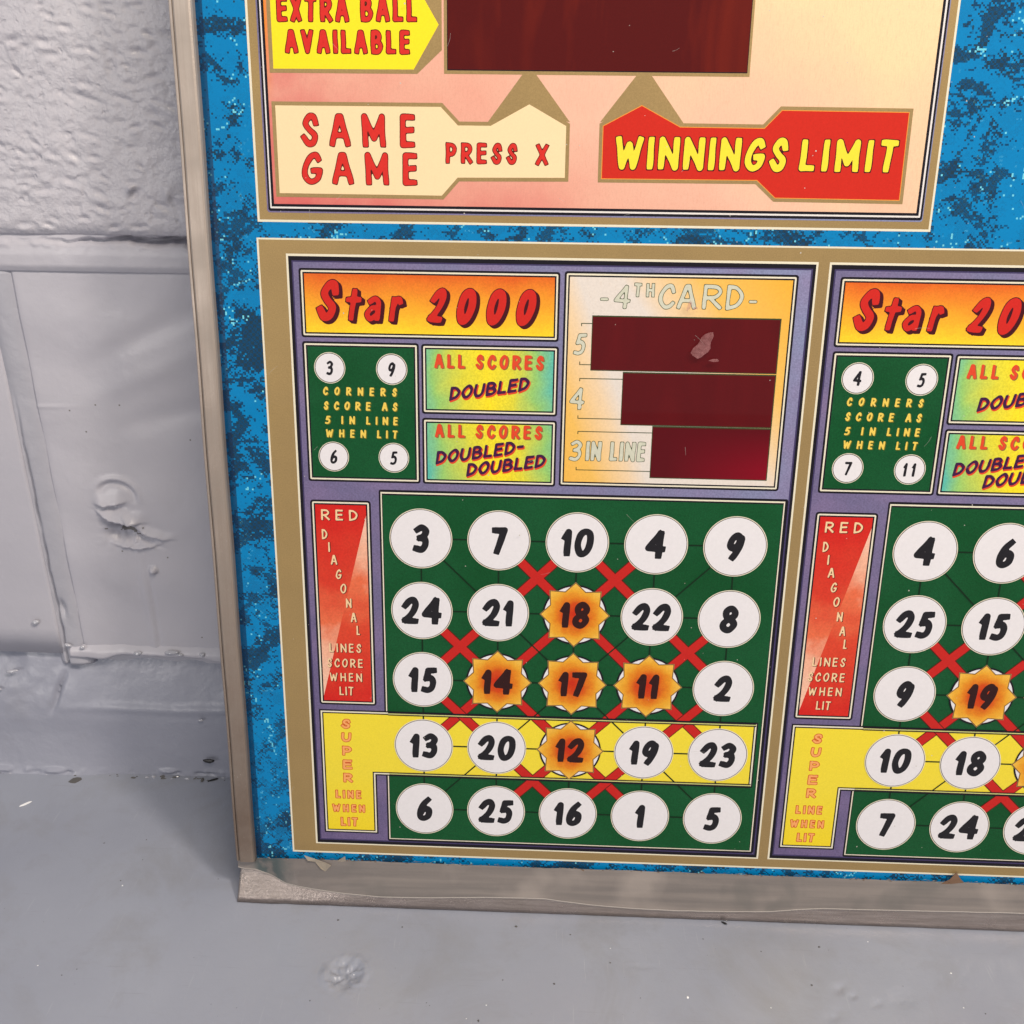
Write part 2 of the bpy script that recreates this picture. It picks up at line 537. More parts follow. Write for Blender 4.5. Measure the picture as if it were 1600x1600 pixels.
class MB:
    """mesh builder: coordinates in millimetres"""
    def __init__(self):
        self.v = []; self.f = []; self.m = []; self.mats = []
    def slot(self, mat):
        if mat not in self.mats:
            self.mats.append(mat)
        return self.mats.index(mat)
    def add(self, vs, fs, mat):
        b = len(self.v)
        s = self.slot(mat)
        self.v.extend(vs)
        for f in fs:
            self.f.append(tuple(i + b for i in f)); self.m.append(s)
    def poly(self, pts, y, mat):          # flat shape facing -y, pts (x, h)
        a = 0
        for i in range(len(pts)):
            x0, z0 = pts[i]; x1, z1 = pts[(i + 1) % len(pts)]
            a += x0 * z1 - x1 * z0
        if a < 0:
            pts = pts[::-1]
        self.add([(x, y, z) for x, z in pts], [tuple(range(len(pts)))], mat)
    def rect(self, x0, z0, x1, z1, y, mat, r=0.0):
        if r <= 0:
            self.poly([(x0, z0), (x1, z0), (x1, z1), (x0, z1)], y, mat); return
        pts = []
        for cx, cz, a0 in ((x1 - r, z0 + r, -90), (x1 - r, z1 - r, 0), (x0 + r, z1 - r, 90), (x0 + r, z0 + r, 180)):
            for k in range(5):
                a = math.radians(a0 + k * 22.5)
                pts.append((cx + r * math.cos(a), cz + r * math.sin(a)))
        self.poly(pts, y, mat)
    def disc(self, cx, cz, r, y, mat, n=56):
        self.poly([(cx + r * math.cos(2 * math.pi * i / n), cz + r * math.sin(2 * math.pi * i / n)) for i in range(n)], y, mat)
    def box(self, x0, y0, z0, x1, y1, z1, mat):
        vs = [(x0, y0, z0), (x1, y0, z0), (x1, y1, z0), (x0, y1, z0), (x0, y0, z1), (x1, y0, z1), (x1, y1, z1), (x0, y1, z1)]
        self.add(vs, [(0, 3, 2, 1), (4, 5, 6, 7), (0, 1, 5, 4), (1, 2, 6, 5), (2, 3, 7, 6), (3, 0, 4, 7)], mat)
    def bar(self, a, b, w, y, mat):       # flat strip between two (x,h) points
        dx, dz = b[0] - a[0], b[1] - a[1]
        l = math.hypot(dx, dz); nx, nz = -dz / l * w / 2, dx / l * w / 2
        self.poly([(a[0] + nx, a[1] + nz), (b[0] + nx, b[1] + nz), (b[0] - nx, b[1] - nz), (a[0] - nx, a[1] - nz)], y, mat)
    def ringpoly(self, outer, inner, y, mat):
        n = len(outer)
        vs = [(x, y, z) for x, z in outer] + [(x, y, z) for x, z in inner]
        self.add(vs, [(i, (i + 1) % n, n + (i + 1) % n, n + i) for i in range(n)], mat)
    def mesh(self, name):
        me = bpy.data.meshes.new(name)
        me.from_pydata([(x * MM, y * MM, z * MM) for x, y, z in self.v], [], self.f)
        for mt in self.mats:
            me.materials.append(mt)
        me.polygons.foreach_set('material_index', self.m)
        me.update()
        return me
    def build(self, name, parent=None, loc=(0, 0, 0), smooth=False):
        me = self.mesh(name)
        if smooth:
            me.polygons.foreach_set('use_smooth', [True] * len(me.polygons))
        o = bpy.data.objects.new(name, me)
        o.location = tuple(c * MM for c in loc)
        return link(o, parent)

def offset_poly(pts, d):
    """grow (d>0) a closed polygon by d, mitred corners"""
    a = sum(pts[i][0] * pts[(i + 1) % len(pts)][1] - pts[(i + 1) % len(pts)][0] * pts[i][1] for i in range(len(pts)))
    s = 1 if a > 0 else -1
    out = []
    n = len(pts)
    for i in range(n):
        p0, p1, p2 = pts[i - 1], pts[i], pts[(i + 1) % n]
        def nrm(a_, b_):
            dx, dz = b_[0] - a_[0], b_[1] - a_[1]
            l = math.hypot(dx, dz)
            return (dz / l * s, -dx / l * s)
        n1, n2 = nrm(p0, p1), nrm(p1, p2)
        k = 1 + n1[0] * n2[0] + n1[1] * n2[1]
        out.append((p1[0] + d * (n1[0] + n2[0]) / k, p1[1] + d * (n1[1] + n2[1]) / k))
    return out

# ------------------------------------------------------------------ brush lettering
# every glyph: (width / height, strokes); a stroke is ('l' straight | 'c' curved, points in 0..1)
G = {
 'A': (.62, [('l', [(0, 0), (.42, 1), (.58, 1), (1, 0)]), ('l', [(.2, .32), (.8, .32)])]),
 'B': (.58, [('l', [(.04, 0), (.04, 1)]), ('c', [(.04, 1), (.6, .98), (.86, .78), (.6, .56), (.1, .53)]), ('c', [(.1, .53), (.72, .5), (1, .27), (.72, .03), (.04, 0)])]),
 'C': (.56, [('c', [(1, .72), (.82, .98), (.45, .95), (.08, .62), (.05, .28), (.38, .01), (.78, .05), (1, .2)])]),
 'D': (.58, [('l', [(.04, 0), (.04, 1)]), ('c', [(.04, 1), (.6, .93), (1, .55), (.7, .14), (.04, 0)])]),
 'E': (.50, [('l', [(1, 1), (.03, 1), (0, 0), (1, .02)]), ('l', [(.03, .53), (.9, .54)])]),
 'G': (.60, [('c', [(.95, .82), (.76, 1), (.42, .9), (.08, .56), (.04, .22), (.36, 0), (.8, .1), (1, .40)]), ('l', [(1, .42), (.56, .40)])]),
 'H': (.60, [('l', [(.02, 0), (.02, 1)]), ('l', [(1, 0), (.98, 1)]), ('l', [(.02, .5), (.98, .5)])]),
 'I': (.20, [('l', [(.5, 0), (.5, 1)])]),
 'L': (.48, [('l', [(.06, 1), (0, .02), (1, .02)])]),
 'M': (.74, [('l', [(.04, 0), (0, 1), (.52, .22), (.96, 1), (1, 0)])]),
 'N': (.62, [('l', [(.02, 0), (0, 1), (1, 0), (1, 1)])]),
 'O': (.60, [('c', [(.5, 1), (.1, .72), (0, .35), (.4, 0), (.85, .22), (1, .65), (.8, .95), (.5, 1)])]),
 'P': (.54, [('l', [(.04, 0), (.04, 1)]), ('c', [(.04, 1), (.7, .96), (1, .72), (.7, .46), (.08, .42)])]),
 'R': (.58, [('l', [(.04, 0), (.04, 1)]), ('c', [(.04, 1), (.7, .97), (.95, .75), (.65, .5), (.1, .46)]), ('l', [(.35, .46), (1, 0)])]),
 'S': (.54, [('c', [(.96, .74), (.84, .97), (.5, .97), (.2, .74), (.45, .52), (.88, .3), (.75, .05), (.35, .01), (0, .24)])]),
 'T': (.56, [('l', [(0, 1), (1, 1)]), ('l', [(.54, 1), (.46, 0)])]),
 'U': (.58, [('c', [(.02, 1), (0, .35), (.22, .03), (.7, .03), (.96, .35), (1, 1)])]),
 'V': (.60, [('l', [(0, 1), (.48, 0), (1, 1)])]),
 'W': (.84, [('l', [(0, 1), (.22, 0), (.5, .8), (.72, 0), (1, 1)])]),
 'X': (.52, [('l', [(.04, 1), (.96, 0)]), ('l', [(1, 1), (0, 0)])]),
 't': (.50, [('l', [(.56, 1), (.40, 0)]), ('l', [(-.12, .68), (1.12, .68)])]),
 'a': (.80, [('c', [(.22, .86), (.62, 1), (.95, .82), (.95, .4), (.95, 0)]), ('c', [(.9, .56), (.4, .52), (.05, .24), (.35, .0), (.9, .22)])]),
 'r': (.64, [('l', [(.18, 1), (.06, 0)]), ('c', [(.12, .6), (.45, .95), (.8, 1), (.98, .84)])]),
 '-': (.40, [('l', [(0, .5), (1, .5)])]),
 '1': (.36, [('l', [(0, .70), (.78, .96), (.80, 0)]), ('l', [(.70, .8), (.80, 0)])]),
 '2': (.60, [('c', [(0, .70), (.35, .93), (.72, 1), (.92, .8), (.7, .46), (.35, .2), (.04, .04)]), ('l', [(.02, .04), (1, .0)])]),
 '3': (.54, [('c', [(.06, .88), (.55, 1), (.96, .84), (.75, .62), (.36, .54)]), ('c', [(.36, .54), (.9, .48), (.98, .22), (.6, .01), (0, .06)])]),
 '4': (.66, [('l', [(.74, 1), (.0, .34), (1, .31)]), ('l', [(.76, 1), (.74, 0)])]),
 '5': (.58, [('l', [(.98, .98), (.36, .96), (.18, .56)]), ('c', [(.18, .56), (.6, .6), (.9, .42), (.8, .12), (.4, 0), (.0, .03)])]),
 '6': (.58, [('c', [(.86, 1), (.42, .76), (.06, .38), (.1, .08), (.5, 0), (.9, .14), (.98, .42), (.7, .53), (.3, .42), (.1, .24)])]),
 '7': (.58, [('l', [(0, .96), (1, .97), (.36, 0)])]),
 '8': (.58, [('c', [(.92, .86), (.6, 1), (.2, .86), (.24, .62), (.6, .5), (.96, .26), (.6, 0), (.1, .1), (.08, .32), (.5, .52), (.9, .68), (.92, .86)])]),
 '9': (.58, [('c', [(.92, .84), (.6, 1), (.18, .84), (.04, .56), (.3, .44), (.7, .56), (.95, .88), (.86, .5), (.62, .2), (.36, 0)])]),
 '0': (.60, [('c', [(.52, 1), (.14, .8), (0, .38), (.3, .01), (.74, .1), (1, .52), (.9, .92), (.52, 1)])]),
}

def sample(kind, pts):
    if kind == 'l':
        return pts
    closed = pts[0] == pts[-1]
    P = [np.array(p, float) for p in pts]
    if closed:
        P = [P[-2]] + P + [P[1]]
    else:
        P = [2 * P[0] - P[1]] + P + [2 * P[-1] - P[-2]]
    out = []
    for i in range(1, len(P) - 2):
        for k in range(5):
            t = k / 5.0
            a, b, c, d = P[i - 1], P[i], P[i + 1], P[i + 2]
            out.append(tuple(0.5 * ((2 * b) + (-a + c) * t + (2 * a - 5 * b + 4 * c - d) * t * t + (-a + 3 * b - 3 * c + d) * t ** 3)))
    out.append(tuple(P[-2]))
    return out

_sdf = {}
def glyph_field(ch, w, pen, res):
    key = (ch, round(w, 3), round(pen, 3), res)
    if key in _sdf:
        return _sdf[key]
    mg = 0.30
    nx = int(round((w + 2 * mg) * res)) + 1
    nz = int(round((1 + 2 * mg) * res)) + 1
    X, Z = np.meshgrid(np.arange(nx) / res - mg, np.arange(nz) / res - mg)
    D = np.full(X.shape, 9.0)
    pw = min(pen, w / 2 - 1e-3)
    for kind, pts in G[ch][1]:
        q = [(pw + x * (w - 2 * pw), pen + z * (1 - 2 * pen)) for x, z in sample(kind, pts)]
        closed = pts[0] == pts[-1]
        for i in range(len(q) - 1):
            a, b = np.array(q[i]), np.array(q[i + 1])
            d = b - a; L = max(np.hypot(*d), 1e-6); t = d / L
            al = (X - a[0]) * t[0] + (Z - a[1]) * t[1]
            ac = np.abs(-(X - a[0]) * t[1] + (Z - a[1]) * t[0])
            cl = np.clip(al, 0, L)
            dd = np.hypot(al - cl, ac) - pen
            if not closed:      # blunt brush ends
                if i == 0:
                    bx = np.maximum(ac - pen * .92, -al - pen * .80)
                    dd = np.where(al < 0, bx, dd)
                if i == len(q) - 2:
                    bx = np.maximum(ac - pen * .92, al - L - pen * .80)
                    dd = np.where(al > L, bx, dd)
            D = np.minimum(D, dd)
    # slight brush wobble, stable per glyph
    rs = np.random.RandomState(sum(map(ord, ch)) * 7 + 3)
    ph = rs.rand(4) * 6.28
    D = D + 0.010 * np.sin(X * 9 + ph[0]) * np.sin(Z * 7 + ph[1])
    # soften corners
    for _ in range(1 if res >= 26 else 0):
        P = np.pad(D, 1, mode='edge')
        D = (P[1:-1, 1:-1] * 4 + P[:-2, 1:-1] + P[2:, 1:-1] + P[1:-1, :-2] + P[1:-1, 2:]) / 8
    _sdf[key] = (D, mg)
    return _sdf[key]

_poly = {}
def glyph_mesh(ch, w, pen, res, off):
    """marching squares fill of the glyph grown by off (in glyph heights)"""
    key = (ch, round(w, 3), round(pen, 3), res, round(off, 4))
    if key in _poly:
        return _poly[key]
    D, mg = glyph_field(ch, w, pen, res)
    F = off - D                      # inside where > 0
    nz, nx = F.shape
    vs = []; fs = []; idx = {}
    def vert(k, x, z):
        if k not in idx:
            idx[k] = len(vs)
            vs.append((x / res - mg, z / res - mg))
        return idx[k]
    ins = F > 0
    for j in range(nz - 1):
        run = None
        for i in range(nx):
            full = i < nx - 1 and ins[j, i] and ins[j, i + 1] and ins[j + 1, i] and ins[j + 1, i + 1]
            if full:
                if run is None:
                    run = i
                continue
            if run is not None:
                fs.append((vert((run, j), run, j), vert((i, j), i, j), vert((i, j + 1), i, j + 1), vert((run, j + 1), run, j + 1)))
                run = None
            if i >= nx - 1:
                continue
            c = [(i, j), (i + 1, j), (i + 1, j + 1), (i, j + 1)]
            s = [ins[z, x] for x, z in c]
            if not any(s):
                continue
            poly = []
            for k in range(4):
                (x0, z0), (x1, z1) = c[k], c[(k + 1) % 4]
                if s[k]:
                    poly.append(vert((x0, z0), x0, z0))
                if s[k] != s[(k + 1) % 4]:
                    f0, f1 = F[z0, x0], F[z1, x1]
                    t = f0 / (f0 - f1)
                    e = (min((x0, z0), (x1, z1)), max((x0, z0), (x1, z1)))
                    poly.append(vert(e, x0 + (x1 - x0) * t, z0 + (z1 - z0) * t))
            if len(poly) >= 3:
                fs.append(tuple(poly))
    _poly[key] = (vs, fs)
    return _poly[key]

PENK = 0.76
def write(mb, text, x0, x1, z0, z1, y, layers, pen=0.1, slant=0.0, rot=0.0, res=20, wf=1.0, fit=True, curve=0.0):
    """lettering into mesh builder mb.  layers: list of (offset mm, dx, dz, material, y step)"""
    H = z1 - z0
    pen = abs(pen) if pen < 0 else pen * PENK
    ws = [(.30 if c == ' ' else G[c][0] * wf) * H for c in text]
    ws = [max(w, 2 * pen * H * 1.02) for w in ws]
    W = x1 - x0 - slant * H
    n = len(text)
    if n > 1 and fit:
        gap = (W - sum(ws)) / (n - 1)
    else:
        gap = 0
        if n == 1 and fit:
            ws = [max(W, 2 * pen * H * 1.02)]
    x = x0
    cr, sr = math.cos(rot), math.sin(rot)
    for c, w in zip(text, ws):
        if c != ' ':
            for (off, dx, dz, mat, yy) in layers:
                vs, fs = glyph_mesh(c, w / H, pen, res, off / H)
                out = []
                for gx, gz in vs:
                    px = x + gx * H + slant * gz * H - x0
                    pz = gz * H + curve * (px / max(W, 1e-6)) ** 2 * W
                    out.append((x0 + px * cr - pz * sr + dx, y - yy, z0 + px * sr + pz * cr + dz))
                mb.add(out, fs, mat)
        x += w + gap

LY = 0.022          # thickness of one ink layer, mm

# ------------------------------------------------------------------ the setting: floor and wall
def vnoise(x, z, seed):
    rs = np.random.RandomState(seed)
    T = rs.rand(256, 256)
    xi = np.floor(x).astype(int); zi = np.floor(z).astype(int)
    fx = x - xi; fz = z - zi
    fx = fx * fx * (3 - 2 * fx); fz = fz * fz * (3 - 2 * fz)
    g = lambda a, b: T[a % 256, b % 256]
    return (g(xi, zi) * (1 - fx) + g(xi + 1, zi) * fx) * (1 - fz) + (g(xi, zi + 1) * (1 - fx) + g(xi + 1, zi + 1) * fx) * fz

def fbm(x, z, s, seed, oct=4):
    r = 0; a = 0.5; t = 0
    for k in range(oct):
        r = r + a * vnoise(x * s + 17.3 * k, z * s + 9.1 * k, seed + k); t += a
        s *= 2.03; a *= 0.5
    return r / t - 0.5

def axis(lo, hi, flo, fhi, fine, coarse):
    a = []
    v = lo
    while v < hi - 1e-6:
        a.append(v)
        v += fine if flo <= v < fhi else min(coarse, (flo - v) if v < flo else 1e9) if v < flo else coarse
    a.append(hi)
    return np.array(sorted(set(np.round(a, 4))))

def gauss(x, z, cx, cz, sx, sz=None, ang=0.0):
    sz = sz or sx
    c, s = math.cos(ang), math.sin(ang)
    u = (x - cx) * c + (z - cz) * s; v = -(x - cx) * s + (z - cz) * c
    return np.exp(-(u / sx) ** 2 - (v / sz) ** 2)

def wall_piece(name, xs, zs, fn, mat, parent, ret=18.0, mask=None, mat2=None):
    """front face at depth fn(x,z) (mm behind the panel foot) with returned edges"""
    X, Z = np.meshgrid(xs, zs)
    Y = fn(X, Z)
    nz, nx = X.shape
    vs = list(zip(X.ravel().tolist(), Y.ravel().tolist(), Z.ravel().tolist()))
    fs = [(j * nx + i, j * nx + i + 1, (j + 1) * nx + i + 1, (j + 1) * nx + i) for j in range(nz - 1) for i in range(nx - 1)]
    rim = [i for i in range(nx)] + [j * nx + nx - 1 for j in range(1, nz)] + [(nz - 1) * nx + i for i in range(nx - 2, -1, -1)] + [j * nx for j in range(nz - 2, 0, -1)]
    b = len(vs)
    for k in rim:
        x, y, z = vs[k]
        vs.append((x, y + ret, z))
    n = len(rim)
    for k in range(n):
        fs.append((rim[k], b + k, b + (k + 1) % n, rim[(k + 1) % n]))
    mb = MB()
    mb.add(vs, fs, mat)
    if mask is not None:
        W = mask(X, Z)
        s2 = mb.slot(mat2)
        q = 0
        for j in range(nz - 1):
            for i in range(nx - 1):
                if W[j, i] > 0.5:
                    mb.m[q] = s2
                q += 1
    return mb.build(name, parent, smooth=True)

wall = tag(empty('wall', (0, 0, 0)), 'grey painted block wall behind the leaning glass panel', None, None, 'structure')

def edge_round(x, z, x0, x1, z0, z1, r=3.0, amt=2.2, seed=5):
    d = np.minimum(np.minimum(x - x0, x1 - x), np.minimum(z - z0, z1 - z))
    d = np.maximum(d, 0)
    wob = 1 + 0.7 * fbm(x, z, 0.12, seed)
    return amt * wob * np.exp(-(d / r) ** 1.4)

def upper_face(x0, x1, z0, z1, seed):
    def fn(x, z):
        y = 82.5 + 1.5 * fbm(x, z, 0.02, seed) * 1.2 + 0.6 * fbm(x, z, 0.10, seed + 9, 3) + 0.5 * fbm(x, z, 0.32, seed + 19, 4)
        pit = fbm(x, z * 1.6, 0.24, seed + 30, 3)
        y = y + 0.9 * np.clip(pit - 0.13, 0, 1) * 3.2
        rp = np.random.RandomState(seed)
        if x.size > 20000:
            for _ in range(90):
                px, pz = rp.uniform(-172, -84), rp.uniform(269, 356)
                pr, pd, pa = rp.uniform(.7, 2.0), rp.uniform(.5, 1.3), rp.uniform(-.6, .3)
                y = y + pd * gauss(x, z, px, pz, pr * 1.5, pr * .6, pa) - .5 * pd * gauss(x, z, px, pz - pr * 1.2, pr * 1.6, pr * .6, pa)
        # a few scars and bumps in the paint
        y = y - 1.6 * gauss(x, z, -120, 285, 2.4, 1.4, 0.8) + 1.6 * gauss(x, z, -119, 283, 2.2, 1.0, 0.8)
        y = y - 1.3 * gauss(x, z, -105, 283, 2.0, 3.0, 0.2) + 1.4 * gauss(x, z, -103.6, 281, 1.5, 3.0, 0.4)
        y = y + 1.0 * gauss(x, z, -132, 318, 5.0, .9, -0.3) + 0.9 * gauss(x, z, -118, 318, 4.0, .8, -0.25)
        return y + edge_round(x, z, x0, x1, z0, z1, 1.8, 1.6, seed)
    return fn

def lower_face(x0, x1, z0, z1, seed, detail=False):
    def fn(x, z):
        y = 84.6 + 1.2 * fbm(x, z, 0.012, seed, 3) + 0.45 * fbm(x, z, 0.05, seed + 5, 3)
        y = y + 0.6 * np.sin(z * 0.16 + x * 0.045 + 2.0 * fbm(x, z, 0.02, seed)) * 0.35
        if detail:
            # broken blister in the paint: arched hood, two lips, dark hollow, ragged skirt
            dx, dz = x + 147.5, z - 150.0
            r = np.hypot(dx / 1.0, dz / 0.9)
            ang = np.arctan2(dz, dx)
            arch = np.exp(-((r - 10.5) / 1.6) ** 2) * (np.clip(np.sin(ang + 0.25), 0, 1) ** 0.7)
            arch_in = np.exp(-((r - 8.2) / 1.5) ** 2) * (np.clip(np.sin(ang + 0.35), 0, 1) ** 0.9)
            def shelf(cx, cz, ln, ht, dep, ang, wob=0.6, sd=7):
                c_, s_ = math.cos(ang), math.sin(ang)
                u = (x - cx) * c_ + (z - cz) * s_
                v = -(x - cx) * s_ + (z - cz) * c_ + wob * 2 * fbm(u, u * 0, 0.22, sd, 3) - 0.02 * u * u
                return dep * np.exp(-(u / ln) ** 4) * np.where(v >= 0, np.clip(1 - v / ht, 0, 1) ** 1.3, np.exp(-(v / 0.35) ** 2))
            y = y - 0.9 * arch + 1.7 * arch_in
            y = y - shelf(-150.5, 146.6, 6.5, 8, 2.6, 0.10, .5, 301)
            y = y + 1.6 * gauss(x, z, -151, 145.2, 5.5, .9, 0.10)
            y = y - shelf(-148.0, 138.6, 9.5, 7, 3.8, -0.26, .7, 302)
            y = y + 6.0 * gauss(x, z, -147.5, 135.6, 6.0, 1.7, -0.22)
            y = y + 3.4 * gauss(x, z, -149.0, 131.5, 5.0, 2.6, 0.0)
            y = y - shelf(-137.0, 133.0, 11.0, 4.5, 2.4, -0.50, .8, 303)
            y = y + 1.6 * gauss(x, z, -138.5, 129.6, 7.0, 1.0, -0.45)
            y = y - shelf(-141.0, 124.6, 10.0, 4.0, 1.9, 0.03, .9, 304)
            rag = gauss(x, z, -144, 131, 9, 6)
            y = y + rag * (3.4 * np.abs(fbm(x, z, 0.28, seed + 40, 3)) + 2.0 * fbm(x, z, 0.6, seed + 44, 2))
            # round paint bead and drip runs below
            y = y - 2.6 * np.sqrt(np.clip(1 - ((x + 135.6) / 2.0) ** 2 - ((z - 113.5) / 2.0) ** 2, 0, 1))
            y = y - 0.5 * np.exp(-((x + 141.5 - 0.02 * (125 - z)) / 2.0) ** 2) * np.clip((126 - z) / 20, 0, 1) * np.clip((z - 60) / 10, 0, 1)
            y = y + 0.35 * np.exp(-((x + 138.0) / 0.9) ** 2) * np.clip((124 - z) / 20, 0, 1)
            # trowel sweeps
            y = y + 0.9 * gauss(x, z, -125, 225, 26, 5, 0.45) + 0.8 * gauss(x, z, -118, 190, 24, 5, 0.25) - 0.7 * gauss(x, z, -128, 207, 26, 5, 0.4)
            y = y - 0.3 * gauss(x, z, -178, 193, 14, .8, 0.02)
        return y + edge_round(x, z, x0, x1, z0, z1, 1.0, 0.25, seed)
    return fn

JX = -187.0
# the course seen at the top of the picture (and those above it)
def block(x0, x1, z0, z1, upper, seed, fine):
    flx, fhx = (-170, -66) if upper else (-226, -72)
    if fine:
        xs = axis(x0, x1, flx, fhx, 0.7, 14.0); zs = axis(z0, z1, z0 - 1, min(z1, 362), 0.7, 14.0)
    else:
        xs = axis(x0, x1, 9e9, 9e9, 14, 14.0); zs = axis(z0, z1, 9e9, 9e9, 14, 14.0)
    fn = (upper_face if upper else lower_face)(x0, x1, z0, z1, seed, **({} if upper else {'detail': fine}))
    mask = None
    if fine and not upper:      # bare dirty mortar showing inside the broken blister
        mask = lambda x, z: 1.0 * (gauss(x, z, -147.5, 133.6, 6.5, 2.6, -0.15) + 0.9 * gauss(x, z, -141, 131.2, 5.0, 0.8, -0.5) + 1.6 * fbm(x, z, 0.35, 55, 3) > 0.62)
    o = wall_piece('concrete_block', xs, zs, fn, M['wall_rough'] if upper else M['wall_smooth'], wall, mask=mask, mat2=M['bare'])
    return o

block(-407 + 5, 33 - 5, 266.8, 481, True, 11, True)['label'] = 'rough pitted painted block above the cracked joint'
block(-176.0, 253, 66, 253, False, 21, True)['label'] = 'smooth painted block with a broken paint blister'
block(-627 + 4, -187.2, 66, 253, False, 22, False)
block(38, 473, 267.5, 481, True, 12, False)
block(-842, -412, 267.5, 481, True, 13, False)
block(263, 693, 66, 253, False, 23, False)
for c in range(3):
    z0 = 491 + c * 225
    for b_ in range(4):
        off = -842 + b_ * 440 + (220 if c % 2 == 0 else 0)
        block(off, off + 430, z0, z0 + 215, True, 40 + c * 5 + b_, False)

# mortar of the bed joint: cracked at its top, swelling out to a rounded lower edge
def bed_fn(x, z):
    t = (z - 252.0) / 15.5
    y = 83.0 + 2.2 * np.clip((t - 0.42) / 0.58, 0, 1) ** 1.5 + 0.35 * fbm(x, z, 0.15, 70)
    y = y + 1.0 * np.clip(0.14 - t, 0, 1) * 7
    n = fbm(x, z * 0 + 3, 0.13, 71, 4)
    crack = np.exp(-((z - 264.4 - 5.0 * n) / (0.7 + 0.9 * np.clip((x + 140) / 40, 0, 1))) ** 2)
    gate = np.clip((x + 152) / 30, 0.12, 1)
    y = y + crack * 9.0 * gate * np.clip(0.9 + 3 * fbm(x, z * 0, 0.06, 75), 0.1, 2)
    lump = np.exp(-((z - 263.0) / 1.6) ** 2) * np.clip(fbm(x, z, 0.16, 77), 0, 1) * 4
    return y - lump
wall_piece('mortar_joint', axis(-850, 900, -182, -66, 1.0, 16), np.arange(251.6, 269.5, 0.7), bed_fn, M['wall_smooth'], wall)
def flat_mortar(x0, x1, z0, z1, seed, fine=False):
    d = 2.0 if fine else 14
    return wall_piece('mortar_joint', np.arange(x0, x1 + d, d), np.arange(z0, z1 + d, d),
                      lambda x, z: 86.2 + 0.8 * fbm(x, z, 0.05, seed) , M['wall_smooth'], wall)
wall_piece('mortar_joint', np.arange(-190.0, -172.9, 0.7), np.arange(60, 253, 1.6),
           lambda x, z: 84.0 + 1.8 * np.abs((x + 181.5) / 7.0) ** 3 + 0.7 * fbm(x, z, 0.06, 81)
           + 2.8 * np.exp(-((x + 185.6 - 1.4 * fbm(z, z * 0, 0.09, 82)) / 0.6) ** 2) * np.clip((205 - z) / 60, 0, 1) * np.clip(0.7 + 4 * fbm(z, z * 0, 0.04, 84), 0, 1.3)
           + 2.5 * gauss(x, z, -183.0, 92, 1.6, 4.0, 0.1), M['joint'], wall)
flat_mortar(250, 266, 62, 253, 83)
for c in range(4):
    z0 = 481 + c * 225
    wall_piece('mortar_joint', np.arange(-850, 912, 20.0), np.array([z0 - 3, z0 + 5, z0 + 13.0]), lambda x, z: 86.5 + 0.5 * fbm(x, z, 0.05, 90), M['wall_smooth'], wall)
for c in range(4):
    z0 = 267 + c * 225
    for b_ in range(5):
        xj = -407 + b_ * 440 - (0 if c % 2 == 0 else 220)
        if -850 < xj < 910:
            wall_piece('mortar_joint', np.array([xj - 7, xj, xj + 7.0]), np.arange(z0 - 2, z0 + 226, 20.0), lambda x, z: 86.7 + 0.5 * fbm(x, z, 0.05, 95), M['wall_smooth'], wall)

# the thickly painted foot of the wall
def plinth_fn(x, z):
    t = z / 66.0
    y = 77.3 + 10.5 * np.clip((t - 0.45) / 0.55, 0, 1) ** 1.2 + 3.0 * np.clip(t / 0.45, 0, 1)
    y = y - 1.0 * np.exp(-((z - 37 - 5 * fbm(x, z * 0, 0.012, 61)) / 2.2) ** 2) * np.clip((x + 200) / 40, 0, 1)
    y = y + 1.1 * fbm(x, z, 0.03, 62, 4)
    left = 1 / (1 + np.exp((x + 178) / 4.0))
    y = y - left * (1.8 + 3.5 * fbm(x, z, 0.05, 64, 4)) * np.clip((z - 22) / 25, 0, 1)
    crk = np.exp(-(((x + 190) - 0.35 * (z - 50) - 3 * fbm(z, z * 0, 0.08, 66)) / 0.9) ** 2) * np.clip(1 - np.abs(z - 44) / 12, 0, 1)
    y = y + 4.0 * crk
    # foot rounds out to the floor
    y = y - 0.3 * np.exp(-np.maximum(z, 0) / 1.6) - 3.0 * left * np.exp(-z / 12.0)
    y = y - 1.6 * np.exp(-((z - 2.2) / 1.0) ** 2) * np.clip(fbm(x, z * 0, 0.10, 68, 4) * 6 - .4, 0, 1)
    y = y + 1.6 * np.exp(-((z - 1.0) / 0.8) ** 2) * np.clip(fbm(x, z * 0, 0.13, 69, 4) * 6 - .2, 0, 1)
    return y
zz = np.concatenate([np.arange(-1, 10, 0.8), np.arange(10, 68, 1.2)])
wall_piece('wall_foot', axis(-850, 900, -245, -78, 1.2, 16), zz, plinth_fn, M['plinth'], wall)
# paint lip hanging over the foot, under the lower block
def lip_fn(x, z):
    low = 62.0 + 4.5 * fbm(x, z * 0, 0.045, 101, 3) * 2
    t = np.clip((z - low) / 3.0, 0, 1)
    return 82.6 + 6.5 * (1 - t) ** 2 + 1.6 * fbm(x, z, 0.08, 103) + 4.5 * np.clip((z - 68) / 7, 0, 1) ** 1.3
wall_piece('paint_lip', axis(-183, 900, -183, -78, 1.0, 16), np.arange(58, 75.5, 0.8), lip_fn, M['wall_smooth'], wall)

